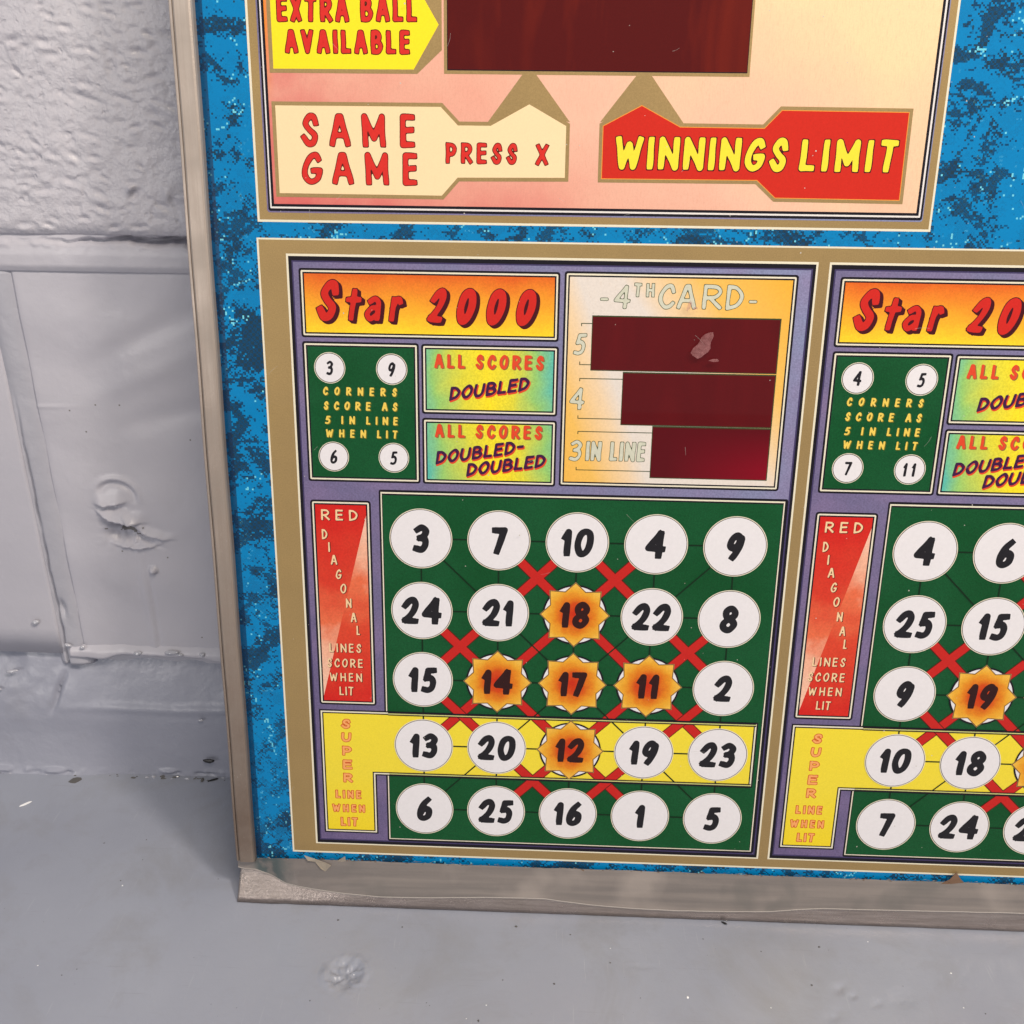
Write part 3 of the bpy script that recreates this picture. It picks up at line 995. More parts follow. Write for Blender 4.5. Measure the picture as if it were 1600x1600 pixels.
# glossy beads of paint on the joint
def bead(name, loc, rad, mat, parent, ang=0.0, seed=0):
    mb = MB()
    rs = random.Random(seed)
    n, k = 12, 5
    vs = [(0, 0, 0)]
    fs = []
    rx, ry, rz = rad
    vs = []
    for j in range(k + 1):
        el = math.pi / 2 * j / k
        for i in range(n):
            a = 2 * math.pi * i / n
            w = 1 + 0.14 * math.sin(2 * a + seed) + 0.1 * math.sin(3 * a + seed * 2)
            x = rx * math.cos(el) * math.cos(a) * w
            z = rz * math.cos(el) * math.sin(a) * w
            vs.append((x * math.cos(ang) - z * math.sin(ang), -ry * math.sin(el), x * math.sin(ang) + z * math.cos(ang)))
    for j in range(k):
        for i in range(n):
            fs.append((j * n + i, j * n + (i + 1) % n, (j + 1) * n + (i + 1) % n, (j + 1) * n + i))
    fs.append(tuple(k * n + i for i in range(n)))
    mb.add(vs, fs, mat)
    return mb.build(name, parent, loc, smooth=True)
for i, (x, z, y, r) in enumerate([(-149, 68.5, 82.5, (2.2, 1.6, 1.7)), (-132, 70, 82, (3.4, 2.0, 1.4)), (-128, 68.5, 82.4, (1.6, 1.2, 1.0)), (-117, 69, 82.2, (1.4, 1.4, 1.4)),
                                  (-183, 72, 82.6, (2.0, 1.4, 1.0)), (-176, 71, 82.5, (1.6, 1.3, 1.0)), (-197, 84, 83.2, (1.8, 1.6, 1.6)), (-214, 56, 82.5, (3.0, 1.5, 1.2)),
                                  (-222, 47, 80.4, (2.2, 1.2, 1.0)), (-121, 33, 78.6, (1.3, 1.0, 0.9))]):
    bead('paint_bead', (x, y + 0.4, z), (r[0], r[1] * 0.7, r[2] * 0.8), M['blob'], wall, 0.2 * math.sin(i * 3), i)

# floor: one painted sheet with chips and nicks near the panel
def floor_h(x, y):
    h = 0.35 * fbm(x, y, 0.012, 201, 3)
    # spalled chip
    r = np.hypot(x + 27.6, (y + 38.7))
    a = np.arctan2(y + 38.7, x + 27.6)
    h = h - 1.5 * np.exp(-(r / 6.0) ** 3) * (0.6 + 0.9 * np.abs(np.sin(a * 3 + 1.2 + r * 0.25)))
    h = h + 0.8 * np.exp(-((r - 8.0) / 1.6) ** 2) * (0.5 + 0.5 * np.sin(a * 2 + 1.0))
    h = h + np.exp(-(r / 7.5) ** 2) * (3.2 * np.abs(fbm(x, y, 0.30, 205, 3)) + 1.6 * fbm(x, y, 0.8, 206, 2))
    for cx, cy, s, d in ((168, -37, 2.6, .8), (172, -40, 2.0, .6), (191.3, -40.3, 5.0, .7), (181, -43, 2.2, .5), (163, -49, 4.0, .5), (92, -30, 1.6, .4)):
        g = gauss(x, y, cx, cy, s, s * 0.7, 0.5)
        h = h - d * g + 1.8 * d * g * fbm(x, y, 0.4, 210, 3)
    return h
fx = np.concatenate([np.arange(-3000, -260, 60.0), np.arange(-260, -44, 4.0), np.arange(-44, -12, 0.7), np.arange(-12, 156, 4.0), np.arange(156, 202, 1.0), np.arange(202, 280, 4.0), np.arange(280, 3001, 60.0)])
fy = np.concatenate([np.arange(-3000, -100, 60.0), np.arange(-100, -60, 4.0), np.arange(-60, -22, 0.7), np.arange(-22, 130, 4.0)])
FX, FY = np.meshgrid(fx, fy)
FZ = floor_h(FX, FY) - 0.10
mb = MB()
nx = len(fx)
mb.add(list(zip(FX.ravel().tolist(), FY.ravel().tolist(), FZ.ravel().tolist())),
       [(j * nx + i, j * nx + i + 1, (j + 1) * nx + i + 1, (j + 1) * nx + i) for j in range(len(fy) - 1) for i in range(nx - 1)], M['floor'])
tag(mb.build('floor', smooth=True), 'grey painted concrete floor in front of the wall', None, None, 'structure')

# ------------------------------------------------------------------ the backglass
LEAN = math.radians(7.0)
glass = tag(empty('backglass'), 'printed bingo game backglass with blue marble border leaning on the grey wall', 'backglass')
glass.rotation_euler = (-LEAN, 0, 0)
XR = 360.0          # right end of the sheet
HT = 640.0          # height of the sheet

mb = MB()
mb.box(-78, 0.0, 18.6, XR, 4.0, HT, M['marble'])
mb.build('marble_sheet', glass)
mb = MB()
mb.rect(-73.2, 20.4, -70.6, HT, -0.02, M['edge_tint'])  # translucent navy strip added over the print beside the left channel
mb.build('edge_strip', glass)
mb = MB()
mb.box(-79, 4.02, 2.5, XR + 1, 6.0, HT, M['card_board'])
mb.build('backing_sheet', glass)

# aluminium channel up the left side, bevelled profile
def channel(x0, x1, z0, z1, name, mat, flip=False):
    prof = [(0.0, 6.2), (0.0, -2.4), (0.35, -2.9), (1.1, -3.0), (1.35, -2.5), (1.6, -3.3), (2.2, -3.7), (6.9, -3.7), (7.6, -3.4), (7.95, -2.7), (7.95, 0.02)]
    w = x1 - x0
    zs = list(np.arange(z0, z1, 6.0)) + [z1]
    vs = []; fs = []
    rs = np.random.RandomState(5)
    n = len(prof)
    for j, z in enumerate(zs):
        wob = 0.12 * math.sin(z * 0.021) + 0.1 * math.sin(z * 0.083 + 1)
        for (a, y) in prof:
            xx = x0 + (a / 7.95) * w
            if flip: xx = x1 - (a / 7.95) * w
            vs.append((xx + wob, y, z))
    for j in range(len(zs) - 1):
        for i in range(n - 1):
            q = (j * n + i, (j + 1) * n + i, (j + 1) * n + i + 1, j * n + i + 1)
            fs.append(q[::-1] if not flip else q)
    fs.append(tuple(range(n))); fs.append(tuple((len(zs) - 1) * n + i for i in range(n)))
    m_ = MB()
    m_.add(vs, fs, mat)
    return m_.build(name, glass)
channel(-81.0, -73.0, 19.3, HT + 1, 'side_channel', M['trim'])
channel(XR - 6, XR + 2, 18.2, HT + 1, 'side_channel', M['trim'], True)

# bottom trim: dull metal lip, cloudy vinyl flap over it
flap = [(-81.2, 14.5), (-77.8, 13.6), (-73.6, 13.6), (-68, 11.4), (-60, 8.4), (-50, 7.2), (-36, 6.4), (-18, 5.8), (0, 6.2), (25, 7.4), (51, 7.8), (60, 6.8), (71.6, 5.7), (88, 4.9), (106, 4.6), (127, 5.0), (147, 5.8), (158, 7.2), (168, 8.0), (200, 8.4), (254, 9.2), (300, 8.6), (XR + 2, 8.8)]
fxs = np.array([p[0] for p in flap]); fhs = np.array([p[1] for p in flap])
def lip_y(x, h):
    t = min(max(h / 18.1, 0), 1)
    w = 1.0 if x < -62 else math.exp(-((x + 62) / 26.0) ** 2)
    y = (1 - w) * (-4.9 + 4.0 * t ** 1.5 - 0.6 * math.sin(t * 3.0)) + w * (-4.9 + 7.0 * t)
    y += -0.20 * min(0.0, x + 56) * t
    b = math.exp(-((x + 66) / 16.0) ** 2) if x > -78 else 0.8
    return y + float(0.8 * fbm(np.array([x]), np.array([h]), 0.22, 301, 3)[0]) * (0.3 + 0.5 * b)
xs = np.arange(-81.2, XR + 2, 1.0)
vs = []; fs = []
K = 9
for i, x in enumerate(xs):
    for k in range(K):
        t = k / (K - 1.0)
        h = -0.1 + 18.2 * t
        y = lip_y(x, h)
        vs.append((x, y, h))
for i in range(len(xs) - 1):
    for k in range(K - 1):
        a = i * K + k
        fs.append((a, a + K, a + K + 1, a + 1))
b0 = len(vs)
for i, x in enumerate(xs):
    vs.append((x, 6.0, 0.75)); vs.append((x, 6.0, 18.0))
for i in range(len(xs) - 1):
    fs.append((i * K, b0 + 2 * i, b0 + 2 * i + 2, (i + 1) * K))
    fs.append((b0 + 2 * i, b0 + 2 * i + 1, b0 + 2 * i + 3, b0 + 2 * i + 2))
fs.append(tuple([k for k in range(K)] + [b0 + 1, b0]))
mb = MB(); mb.add(vs, fs, M['lip'])
mb.build('bottom_lip', glass, smooth=True)

xs = np.concatenate([np.arange(-81.2, -50, 0.8), np.arange(-50, XR + 2, 2.0)])
vs = []; fs = []
K = 8
for i, x in enumerate(xs):
    h0 = float(np.interp(x, fxs, fhs))
    top = 20.2 + 0.5 * float(fbm(np.array([x]), np.array([0.0]), 0.15, 303, 3)[0]) + (-2.0 if x < -73 else 0)
    for k in range(K):
        t = k / (K - 1.0)
        h = h0 + (top - h0) * t
        y = lip_y(x, h0) - 0.9 + (lip_y(x, h0) * -1 - 0.5) * t ** 0.9
        y = min(y, lip_y(x, h) - 0.3) + 0.12 * math.sin(x * 0.05 + t * 3) * t
        vs.append((x, min(y, -0.35), h))
for i in range(len(xs) - 1):
    for k in range(K - 1):
        a = i * K + k
        fs.append((a, a + K, a + K + 1, a + 1))
b0 = len(vs)
for i, x in enumerate(xs):
    v = vs[i * K]
    vs.append((v[0], v[1] - 0.05, v[2] - 0.55)); vs.append((v[0], v[1] + 1.2, v[2] - 0.5))
mb = MB(); mb.add(vs, fs, M['vinyl'])
ef = []
for i in range(len(xs) - 1):
    ef.append((b0 + 2 * i, b0 + 2 * i + 2, (i + 1) * K, i * K))
    ef.append((b0 + 2 * i + 1, b0 + 2 * i + 3, b0 + 2 * i + 2, b0 + 2 * i))
s = mb.slot(M['vinyl_edge'])
for f in ef:
    mb.f.append(f); mb.m.append(s)
mb.build('vinyl_flap', glass, smooth=True)

# tape scraps and fluff along the top of the flap
def scrap(pts, y, mat, name='tape_scrap', th=0.25):
    mb = MB()
    n = len(pts)
    vs = [(x, y + 0.3 * math.sin(x * 1.3), z) for x, z in pts] + [(x, y + 0.3 * math.sin(x * 1.3) + th, z) for x, z in pts]
    a = sum(pts[i][0] * pts[(i + 1) % n][1] - pts[(i + 1) % n][0] * pts[i][1] for i in range(n))
    f1 = tuple(range(n)); f2 = tuple(range(2 * n - 1, n - 1, -1))
    mb.add(vs, [f1 if a > 0 else f1[::-1], f2 if a > 0 else f2[::-1]] + [(i, (i + 1) % n, n + (i + 1) % n, n + i) for i in range(n)], mat)
    return mb.build(name, glass)
scrap([(-51.6, 22.6), (-50.0, 20.4), (-47.0, 19.6), (-44.5, 16.6), (-42.8, 15.0), (-40.2, 18.4), (-42.5, 19.2), (-46.5, 20.8)], -2.6, M['tape'])
scrap([(-35.0, 22.0), (-34.2, 22.4), (-34.0, 20.0), (-36.8, 19.2), (-38.0, 19.6)], -1.6, M['tape'])
scrap([(220.5, 21.6), (223, 25.0), (225, 22.0), (226.5, 20.5), (222, 19.6), (217, 19.2)], -1.4, M['dirt'], 'fluff')
scrap([(252, 20.6), (256, 19.9), (258, 19.0), (254, 18.9)], -1.4, M['dirt'], 'fluff')
rs = random.Random(3)
mb = MB()
for i in range(420):
    x = rs.uniform(-70, XR - 8)
    z = 20.25 + rs.uniform(-0.5, 0.55)
    w = rs.uniform(0.3, 2.2); h = rs.uniform(0.1, 0.4)
    a = rs.uniform(-.5, .5)
    p = [(x, z), (x + w * math.cos(a), z + w * math.sin(a)), (x + w * .6, z + h + w * .4 * math.sin(a))]
    mb.poly(p, -1.15 - 0.0015 * i, M['dirt'] if rs.random() < .55 else M['tape'])
o = mb.build('grime_line', glass); o['kind'] = 'stuff'

# ---- nested plate: black outline, cream line, black inner line, fill
def plate(name, parent, x0, z0, x1, z1, fill, lv, outer=0.75, line=0.6, inner=0.55, r=1.0, wl='cream'):
    mb = MB()
    y = -LY * lv
    mb.rect(x0 - outer, z0 - outer, x1 + outer, z1 + outer, y, M['black'], r)
    mb.rect(x0, z0, x1, z1, y - LY, M[wl], r * 0.5)
    mb.rect(x0 + line, z0 + line, x1 - line, z1 - line, y - 2 * LY, M['black'])
    q = line + inner
    mb.rect(x0 + q, z0 + q, x1 - q, z1 - q, y - 3 * LY, fill)
    return mb.build(name, parent)

# ---- top display panel
top = MB()
top.rect(-56.2, 281.9, 177.5, 440, -LY, M['cream'])
top.rect(-55.4, 282.7, 176.8, 439.2, -2 * LY, M['gold'])
top.rect(-52.6, 285.1, 174.4, 437, -3 * LY, M['purple'], 1.0)
top.rect(-52.1, 285.6, 174.1, 436.6, -4 * LY, M['black'], 0.8)
top.rect(-51.4, 286.5, 173.4, 436, -5 * LY, M['white'], 0.3)
top.rect(-50.9, 287.1, 172.8, 435.4, -6 * LY, M['black'])
top.rect(-50.0, 288.0, 171.9, 434.5, -7 * LY, M['peach'])
display = top.build('display_panel', glass)

ty = 8 * LY
mb = MB()
# gold ground of the tags, arrows and big window
mb.poly([(9.9, 330.4), (111.6, 330.4), (111.6, 402), (9.9, 402)], -ty, M['gold'])
mb.build('window_border', display)
mb = MB()
mb.rect(10.95, 331.5, 110.8, 401, -ty - LY, M['black'])
mb.rect(11.15, 331.8, 110.6, 400.8, -ty - 2 * LY, M['window'])
mb.build('score_window', display)
YT = [(-47.75, 331.5), (-0.3, 331.65), (8.2, 345.35), (-0.3, 359.2), (-47.7, 359.2)]
mb = MB()
g1 = offset_poly(YT, 1.3)
mb.poly([g1[0], (0.9, 330.3), (9.2, 337.7), (9.2, 353.0), (0.9, 360.6), g1[4]], -ty - 0.3 * LY, M['gold'])
mb.poly(YT, -ty - LY, M['tag_yellow'])
write(mb, 'EXTRA', -45.6, -21.7, 345.9, 353.4, -ty - 2 * LY, [(0.28, 0, 0, M['dark_red'], 0), (0, 0, 0, M['letter_red'], LY)], 0.115, res=26, wf=0.92)
write(mb, 'BALL', -17.7, 1.0, 346.1, 353.6, -ty - 2 * LY, [(0.28, 0, 0, M['dark_red'], 0), (0, 0, 0, M['letter_red'], LY)], 0.115, res=26, wf=0.92)
write(mb, 'AVAILABLE', -43.3, -1.5, 336.3, 343.5, -ty - 2 * LY, [(0.28, 0, 0, M['dark_red'], 0), (0, 0, 0, M['letter_red'], LY)], 0.12, res=26, wf=0.92)
mb.build('extra_ball_tag', display)

SG = [(-47.8, 291.6), (8.9, 291.5), (14.4, 297.5), (51.3, 297.9), (51.3, 314.5), (38.7, 321.2), (25.7, 314.3), (14.5, 314.3), (8.7, 320.1), (-47.8, 320.0)]
mb = MB()
mb.poly(offset_poly(SG, 1.25), -ty - 0.6 * LY, M['gold'])
mb.poly([(24.7, 315.5), (36.3, 330.6), (40.7, 330.6), (52.5, 315.8), (38.7, 318.0)], -ty - 0.45 * LY, M['gold'])
mb.poly(SG, -ty - LY, M['tag_cream'])
L2 = [(0.26, 0, 0, M['dark_red'], 0), (0, 0, 0, M['letter_red'], LY)]
for s_, boxes, z0, z1 in (('SAME', [(-39.6, -33.0), (-29.7, -22.3), (-18.5, -10.2), (-5.4, 0.1)], 306.8, 317.8), ('GAME', [(-39.8, -32.3), (-29.2, -21.6), (-17.7, -9.4), (-4.7, 0.7)], 294.5, 305.4)):
    for c, (a, b) in zip(s_, boxes):
        write(mb, c, a + .2, b - .2, z0 + .2, z1 - .2, -ty - 2 * LY, L2, 0.106, res=30)
write(mb, 'PRESS', 10.4, 34.8, 302.1, 308.7, -ty - 2 * LY, L2, 0.110, res=28)
write(mb, 'X', 41.3, 45.4, 301.9, 308.6, -ty - 2 * LY, L2, 0.110, res=28)
mb.build('same_game_tag', display)

WL = [(64.0, 297.9), (116.9, 298.05), (123.5, 292.4), (165.5, 292.2), (165.3, 319.9), (123.4, 320.1), (118.0, 314.4), (89.7, 314.5), (76.5, 321.1), (63.9, 314.6)]
mb = MB()
mb.poly(offset_poly(WL, 1.35), -ty - 0.6 * LY, M['gold'])
mb.poly([(62.7, 315.9), (74.3, 330.6), (79.2, 330.6), (90.8, 315.8), (76.5, 318.0)], -ty - 0.45 * LY, M['gold'])
mb.poly(offset_poly(WL, 0.25), -ty - 0.8 * LY, M['tag_edge'])
mb.poly(WL, -ty - LY, M['tag_red'])
LW = [(0.32, 0.05, -0.05, M['maroon'], 0), (0, 0, 0, M['yellow_letter'], LY)]
write(mb, 'WINNINGS', 68.0, 126.7, 300.8, 311.6, -ty - 2 * LY, LW, 0.124, slant=0.03, res=34, wf=1.04)
write(mb, 'LIMIT', 130.6, 163.4, 300.9, 311.4, -ty - 2 * LY, LW, 0.124, slant=0.03, res=34, wf=1.04)
mb.build('winnings_limit_tag', display)

# ---- gold ground behind the cards
mb = MB()
mb.rect(-57.0, 22.8, 347.5, 276.5, -LY, M['cream'])
mb.rect(-56.3, 23.6, 346.8, 275.9, -2 * LY, M['gold'])
mb.build('gold_border', glass)

STAR = []
for q in range(8):
    a = math.radians(45 * q)
    if q % 2 == 0:
        STAR.append((13.2 * math.cos(a), 13.2 * math.sin(a)))
    else:
        STAR.append((9.7 * math.sqrt(2) * math.cos(a), 9.7 * math.sqrt(2) * math.sin(a)))
STAR_PTS = []
for q in range(8):
    p0 = STAR[q]; p1 = STAR[(q + 1) % 8]
    STAR_PTS.append(p0)
    # inner notch between an axis point and a diagonal corner
    a = math.radians(45 * q + 22.5)
    STAR_PTS.append((10.15 * math.cos(a), 10.15 * math.sin(a)))

def numeral(mb, s, cx, cz, H, y, mat, pen=0.113, res=44):
    W = {1: 0.53 * H, 2: 1.22 * H}[len(s)]
    wk = {'0': .68, '1': .42, '2': .67, '3': .60, '4': .74, '5': .61, '6': .62, '7': .60, '8': .66, '9': .64}
    ws = [wk[c] * H for c in s]
    gap = 0.02 * H
    tot = sum(ws) + gap * (len(s) - 1)
    x = cx - tot / 2
    for c, w in zip(s, ws):
        write(mb, c, x, x + w, cz - H / 2, cz + H / 2, y, [(0, 0, 0, mat, 0)], -pen, slant=0.05, res=res)
        x += w + gap

def number_disc(parent, s, col, row, lv):
    cx, cz = col * 30.0, 165.9 - row * 29.87
    mb = MB()
    y = -LY * lv
    mb.disc(0, 0, 12.1, y, M['cream'])
    mb.disc(0, 0, 11.78, y - LY * .5, M['black'])
    mb.disc(0, 0, 11.55, y - LY, M['disc'])
    if s:
        numeral(mb, s, 0, -0.05, 11.7, y - 2 * LY, M['digit'])
    o = mb.build('number_disc', parent, (cx, 0, cz))
    return o

def number_star(parent, s, col, row, lv):
    cx, cz = col * 30.0, 165.9 - row * 29.87
    mb = MB()
    y = -LY * lv
    mb.disc(0, 0, 12.6, y, M['black'])
    mb.disc(0, 0, 11.9, y - LY * .5, M['disc'])
    for k, (off, mt) in enumerate(((0.5, M['gold']), (0.22, M['dark_red']), (0.0, M['star']))):
        pts = offset_poly(STAR_PTS, off * 0.8)
        # fan from the centre keeps the concave outline exact
        n = len(pts)
        yy = y - LY * (1 + k * .6)
        mb.add([(0, yy, 0)] + [(a, yy, b) for a, b in pts], [(0, 1 + i, 1 + (i + 1) % n) for i in range(n)], mt)
    if s:
        numeral(mb, s, 0, 0, 11.4, y - 3.5 * LY, M['digit_warm'])
    return mb.build('number_star', parent, (cx, 0, cz))

def small_disc(parent, s, cx, cz, lv):
    mb = MB()
    y = -LY * lv
    mb.disc(0, 0, 5.75, y, M['cream'], 40)
    mb.disc(0, 0, 5.5, y - LY * .5, M['black'], 40)
    mb.disc(0, 0, 5.25, y - LY, M['disc'], 40)
    ws = {1: 3.4, 2: 6.0}[len(s)]
    n = len(s)
    for i, c in enumerate(s):
        w = min(G[c][0] * 5.3, 3.4)
        x = -ws / 2 + (0 if n == 1 else i * 3.1) + (1.7 - w / 2 if n == 1 else (0.3 if c == '1' else 0))
        write(mb, c, x, x + w, -2.75, 2.65, y - 2 * LY, [(0, 0, 0, M['digit'], 0)], -0.085, slant=0.06, res=22)
    return mb.build('corner_disc', parent, (cx, 0, cz))

def score_card(dx, numbers, stars, corners, label, lightest=False):
    mb = MB()
    mb.rect(-46.8, 27.4, 140.6, 271.2, -3 * LY, M['cream'])
    mb.rect(-46.05, 28.0, 139.9, 270.4, -4 * LY, M['black'])
    mb.rect(-44.9, 29.4, 138.9, 268.9, -5 * LY, M['purple_dark'])
    mb.rect(-44.4, 30.0, 138.3, 268.4, -6 * LY, M['purple'])
    card = mb.build('score_card', glass, (dx, 0, 0))
    card['label'] = label
    B = 7
    # title
    t = plate('title_plate', card, -41.8, 242.6, 50.0, 265.6, M['title'], B)
    mb = MB()
    yy = -LY * (B + 4)
    LT = [(0.30, 0, 0, M['maroon'], 0), (0.30, 0.55, -0.45, M['maroon'], LY * .3), (0.30, 1.05, -0.85, M['maroon'], LY * .6), (0, 0, 0, M['red_title'], LY * 1.2)]
    write(mb, 'S', -37.3, -27.4, 247.9, 262.3, yy, LT, 0.118, slant=0.16, res=34)
    write(mb, 't', -26.6, -20.0, 248.0, 259.6, yy, LT, 0.105, slant=0.12, res=34)
    write(mb, 'a', -19.7, -12.7, 248.0, 256.9, yy, LT, 0.135, slant=0.12, res=32)
    write(mb, 'r', -10.8, -4.9, 248.0, 256.9, yy, LT, 0.140, slant=0.12, res=32)
    write(mb, '2', 2.9, 11.3, 247.9, 260.0, yy, LT, 0.12, slant=0.22, res=32)
    for a in (13.2, 23.9, 34.6):
        write(mb, '0', a, a + 8.5, 247.4, 260.1, yy, LT, 0.135, slant=0.16, res=32)
    mb.build('title_lettering', card)
    # corners plate
    plate('corners_plate', card, -41.75, 188.5, -0.6, 239.7, M['green'], B)
    for s_, (cx, cz) in zip(corners, ((-32.7, 230.9), (-9.9, 230.8), (-32.5, 197.5), (-9.8, 197.55))):
        small_disc(card, s_, cx, cz, B + 4)
    mb = MB()
    LC = [(0.05, 0.28, -0.22, M['olive'], 0), (0.02, 0, 0, M['gold_letter'], LY)]
    yy = -LY * (B + 4)
    for words, z0, z1 in (([('CORNERS', -35.6, -8.1)], 220.8, 223.9), ([('SCORE', -35.6, -18.0), ('AS', -13.9, -8.0)], 215.3, 218.5),
                          ([('5', -35.3, -33.1), ('IN', -29.2, -24.0), ('LINE', -19.9, -8.0)], 210.0, 213.1), ([('WHEN', -35.2, -20.0), ('LIT', -16.0, -8.2)], 204.9, 208.0)):
        for w, a, b in words:
            write(mb, w, a, b, z0, z1, yy, LC, 0.128, slant=0.05, res=22, wf=1.05)
    mb.build('corners_lettering', card)
    # the two score plates
    for z0, z1 in ((215.3, 239.5), (188.5, 212.3)):
        plate('doubling_plate', card, 1.75, z0, 50.2, z1, M['scores'], B)
    mb = MB()
    LA = [(0.05, 0.38, -0.25, M['brown_shadow'], 0), (0.03, 0, 0, M['orange_letter'], LY)]
    LP = [(0.12, 0.30, -0.50, M['orange_letter'], 0), (0.02, 0, 0, M['plum'], LY)]
    for z0, z1 in ((231.5, 236.8), (205.7, 210.9)):
        write(mb, 'ALL', 5.8, 16.9, z0, z1, yy, LA, 0.128, res=20)
        write(mb, 'SCORES', 20.8, 45.6, z0, z1, yy, LA, 0.128, res=20, wf=1.02)
    write(mb, 'DOUBLED', 10.9, 42.0, 219.6, 224.6, yy, LP, 0.135, slant=0.30, rot=math.radians(8.0), res=24, wf=1.38, curve=0.012)
    write(mb, 'DOUBLED-', 5.7, 40.5, 195.3, 200.3, yy, LP, 0.135, slant=0.30, rot=math.radians(9.0), res=24, wf=1.38)
    write(mb, 'DOUBLED', 17.2, 48.6, 190.9, 195.9, yy, LP, 0.135, slant=0.30, rot=math.radians(8.5), res=24, wf=1.38)
    mb.build('doubling_lettering', card)
    # fourth card plate
    plate('fourth_card_plate', card, 53.0, 188.8, 133.5, 266.0, M['fourth'], B, wl='cream')
    yy = -LY * (B + 4)
    for x0, z0, z1, mt in ((62.75, 232.1, 251.1, 'window_low'), (74.55, 212.2, 231.1, 'window_low'), (86.3, 192.3, 211.4, 'window_crimson')):
        mb = MB()
        mb.rect(x0 - .25, z0 - .3, 129.55, z1 + .45, yy, M['green_line'])
        mb.rect(x0, z0, 129.2, z1, yy - LY, M[mt])
        mb.build('payout_window', card)
    mb = MB()
    for x0, zt, zb in ((62.6, 248.65, 233.9), (74.4, 228.85, 214.1), (86.2, 209.2, 194.55)):
        mb.rect(58.8, zt - .15, x0, zt + .15, yy, M['green_line']); mb.rect(58.65, zt - 1.0, 58.95, zt + .15, yy - .01, M['green_line'])
        mb.rect(58.6, zb - .15, x0, zb + .15, yy, M['green_line']); mb.rect(58.45, zb - .15, 58.75, zb + 1.1, yy - .01, M['green_line'])
    LS = [(0.20, 0, 0, M['green_line'], 0), (0, 0, 0, M['silver_letter'], LY)]
    write(mb, '4', 69.9, 76.0, 254.1, 262.1, yy, LS, 0.085, slant=0.05, res=26)
    write(mb, 'TH', 77.0, 84.1, 258.3, 263.0, yy, LS, 0.12, res=24)
    for c, a, b in (('C', 85.6, 91.6), ('A', 92.3, 99.2), ('R', 101.0, 108.3), ('D', 109.3, 115.7)):
        write(mb, c, a, b, 254.3, 262.9, yy, LS, 0.092, slant=0.03, res=28)
    for a in (65.0, 117.4):
        mb.rect(a, 256.65, a + 3.1, 257.85, yy, M['green_line'], .55); mb.rect(a + .2, 256.85, a + 2.9, 257.65, yy - LY, M['silver_letter'], .38)
    write(mb, '5', 56.1, 61.0, 237.4, 245.2, yy, LS, 0.095, slant=0.08, res=26)
    write(mb, '4', 55.3, 61.0, 217.4, 225.3, yy, LS, 0.09, slant=0.05, res=26)
    write(mb, '3', 55.7, 60.7, 197.9, 205.8, yy, LS, 0.095, slant=0.08, res=26)
    write(mb, 'IN', 61.9, 67.8, 198.1, 205.6, yy, LS, 0.11, slant=0.04, res=24, wf=0.8)
    write(mb, 'LINE', 70.8, 84.1, 198.2, 205.6, yy, LS, 0.11, slant=0.04, res=24, wf=0.8)
    mb.build('fourth_card_lettering', card)
    # red diagonal plate
    plate('diagonal_plate', card, -41.6, 94.4, -19.8, 179.7, M['diag_a'], B, r=1.2)
    mb = MB()
    mb.poly([(-20.97, 95.55), (-20.97, 174.5), (-40.45, 97.5), (-40.45, 95.55)], -LY * (B + 4), M['diag_b'])
    mb.build('diagonal_wedge', card)
    mb = MB()
    yy = -LY * (B + 5)
    LR = [(0.10, 0.22, -0.12, M['dark_red'], 0), (0, 0, 0, M['tan_letter'], LY)]
    write(mb, 'RED', -38.4, -24.2, 172.3, 176.7, yy, LR, 0.105, res=18, wf=1.35)
    for c, a, b, z0, z1 in (('D', -38.4, -36.2, 164.6, 168.7), ('I', -36.2, -35.3, 159.4, 163.5), ('A', -35.3, -32.8, 154.2, 158.3), ('G', -33.6, -31.3, 148.3, 152.4),
                            ('O', -32.0, -29.6, 142.3, 146.4), ('N', -30.0, -27.8, 136.3, 140.3), ('A', -28.3, -26.0, 130.2, 134.3), ('L', -26.2, -24.7, 124.7, 128.8)):
        write(mb, c, a, b, z0, z1, yy, LR, 0.095, res=18)
    write(mb, 'LINES', -37.4, -24.5, 117.0, 120.9, yy, LR, 0.095, res=18)
    write(mb, 'SCORE', -38.6, -24.1, 110.4, 114.3, yy, LR, 0.095, res=18)
    write(mb, 'WHEN', -37.7, -24.6, 104.2, 108.0, yy, LR, 0.095, res=18)
    write(mb, 'LIT', -34.0, -28.2, 98.0, 101.9, yy, LR, 0.095, res=18)
    mb.build('diagonal_lettering', card)
    # number board
    mb = MB()
    y = -LY * B
    mb.rect(-15.9, 30.0, 138.3, 185.0, y, M['black'], .8)
    mb.rect(-15.2, 30.9, 137.2, 184.1, y - LY, M['cream'])
    mb.rect(-14.75, 31.3, 136.75, 183.5, y - 2 * LY, M['black'])
    mb.rect(-14.5, 31.5, 136.5, 182.9, y - 3 * LY, M['green'])
    mb.build('number_board', card)
    SL = [(-42.0, 34.0), (-20.5, 34.0), (-20.5, 62.2), (134.5, 62.2), (134.5, 90.7), (-42.0, 90.7)]
    mb = MB()
    y = -LY * (B + 4)
    mb.poly(offset_poly(SL, 0.7), y, M['black'])
    mb.poly(offset_poly(SL, 0.1), y - LY, M['cream'])
    mb.poly(offset_poly(SL, -0.5), y - 2 * LY, M['black'])
    mb.poly(offset_poly(SL, -1.0), y - 3 * LY, M['band_yellow'])
    mb.build('super_line_plate', card)
    mb = MB()
    yy = -LY * (B + 8)
    LU = [(0.26, 0, 0, M['salmon_line'], 0), (0, 0, 0, M['salmon_letter'], LY)]
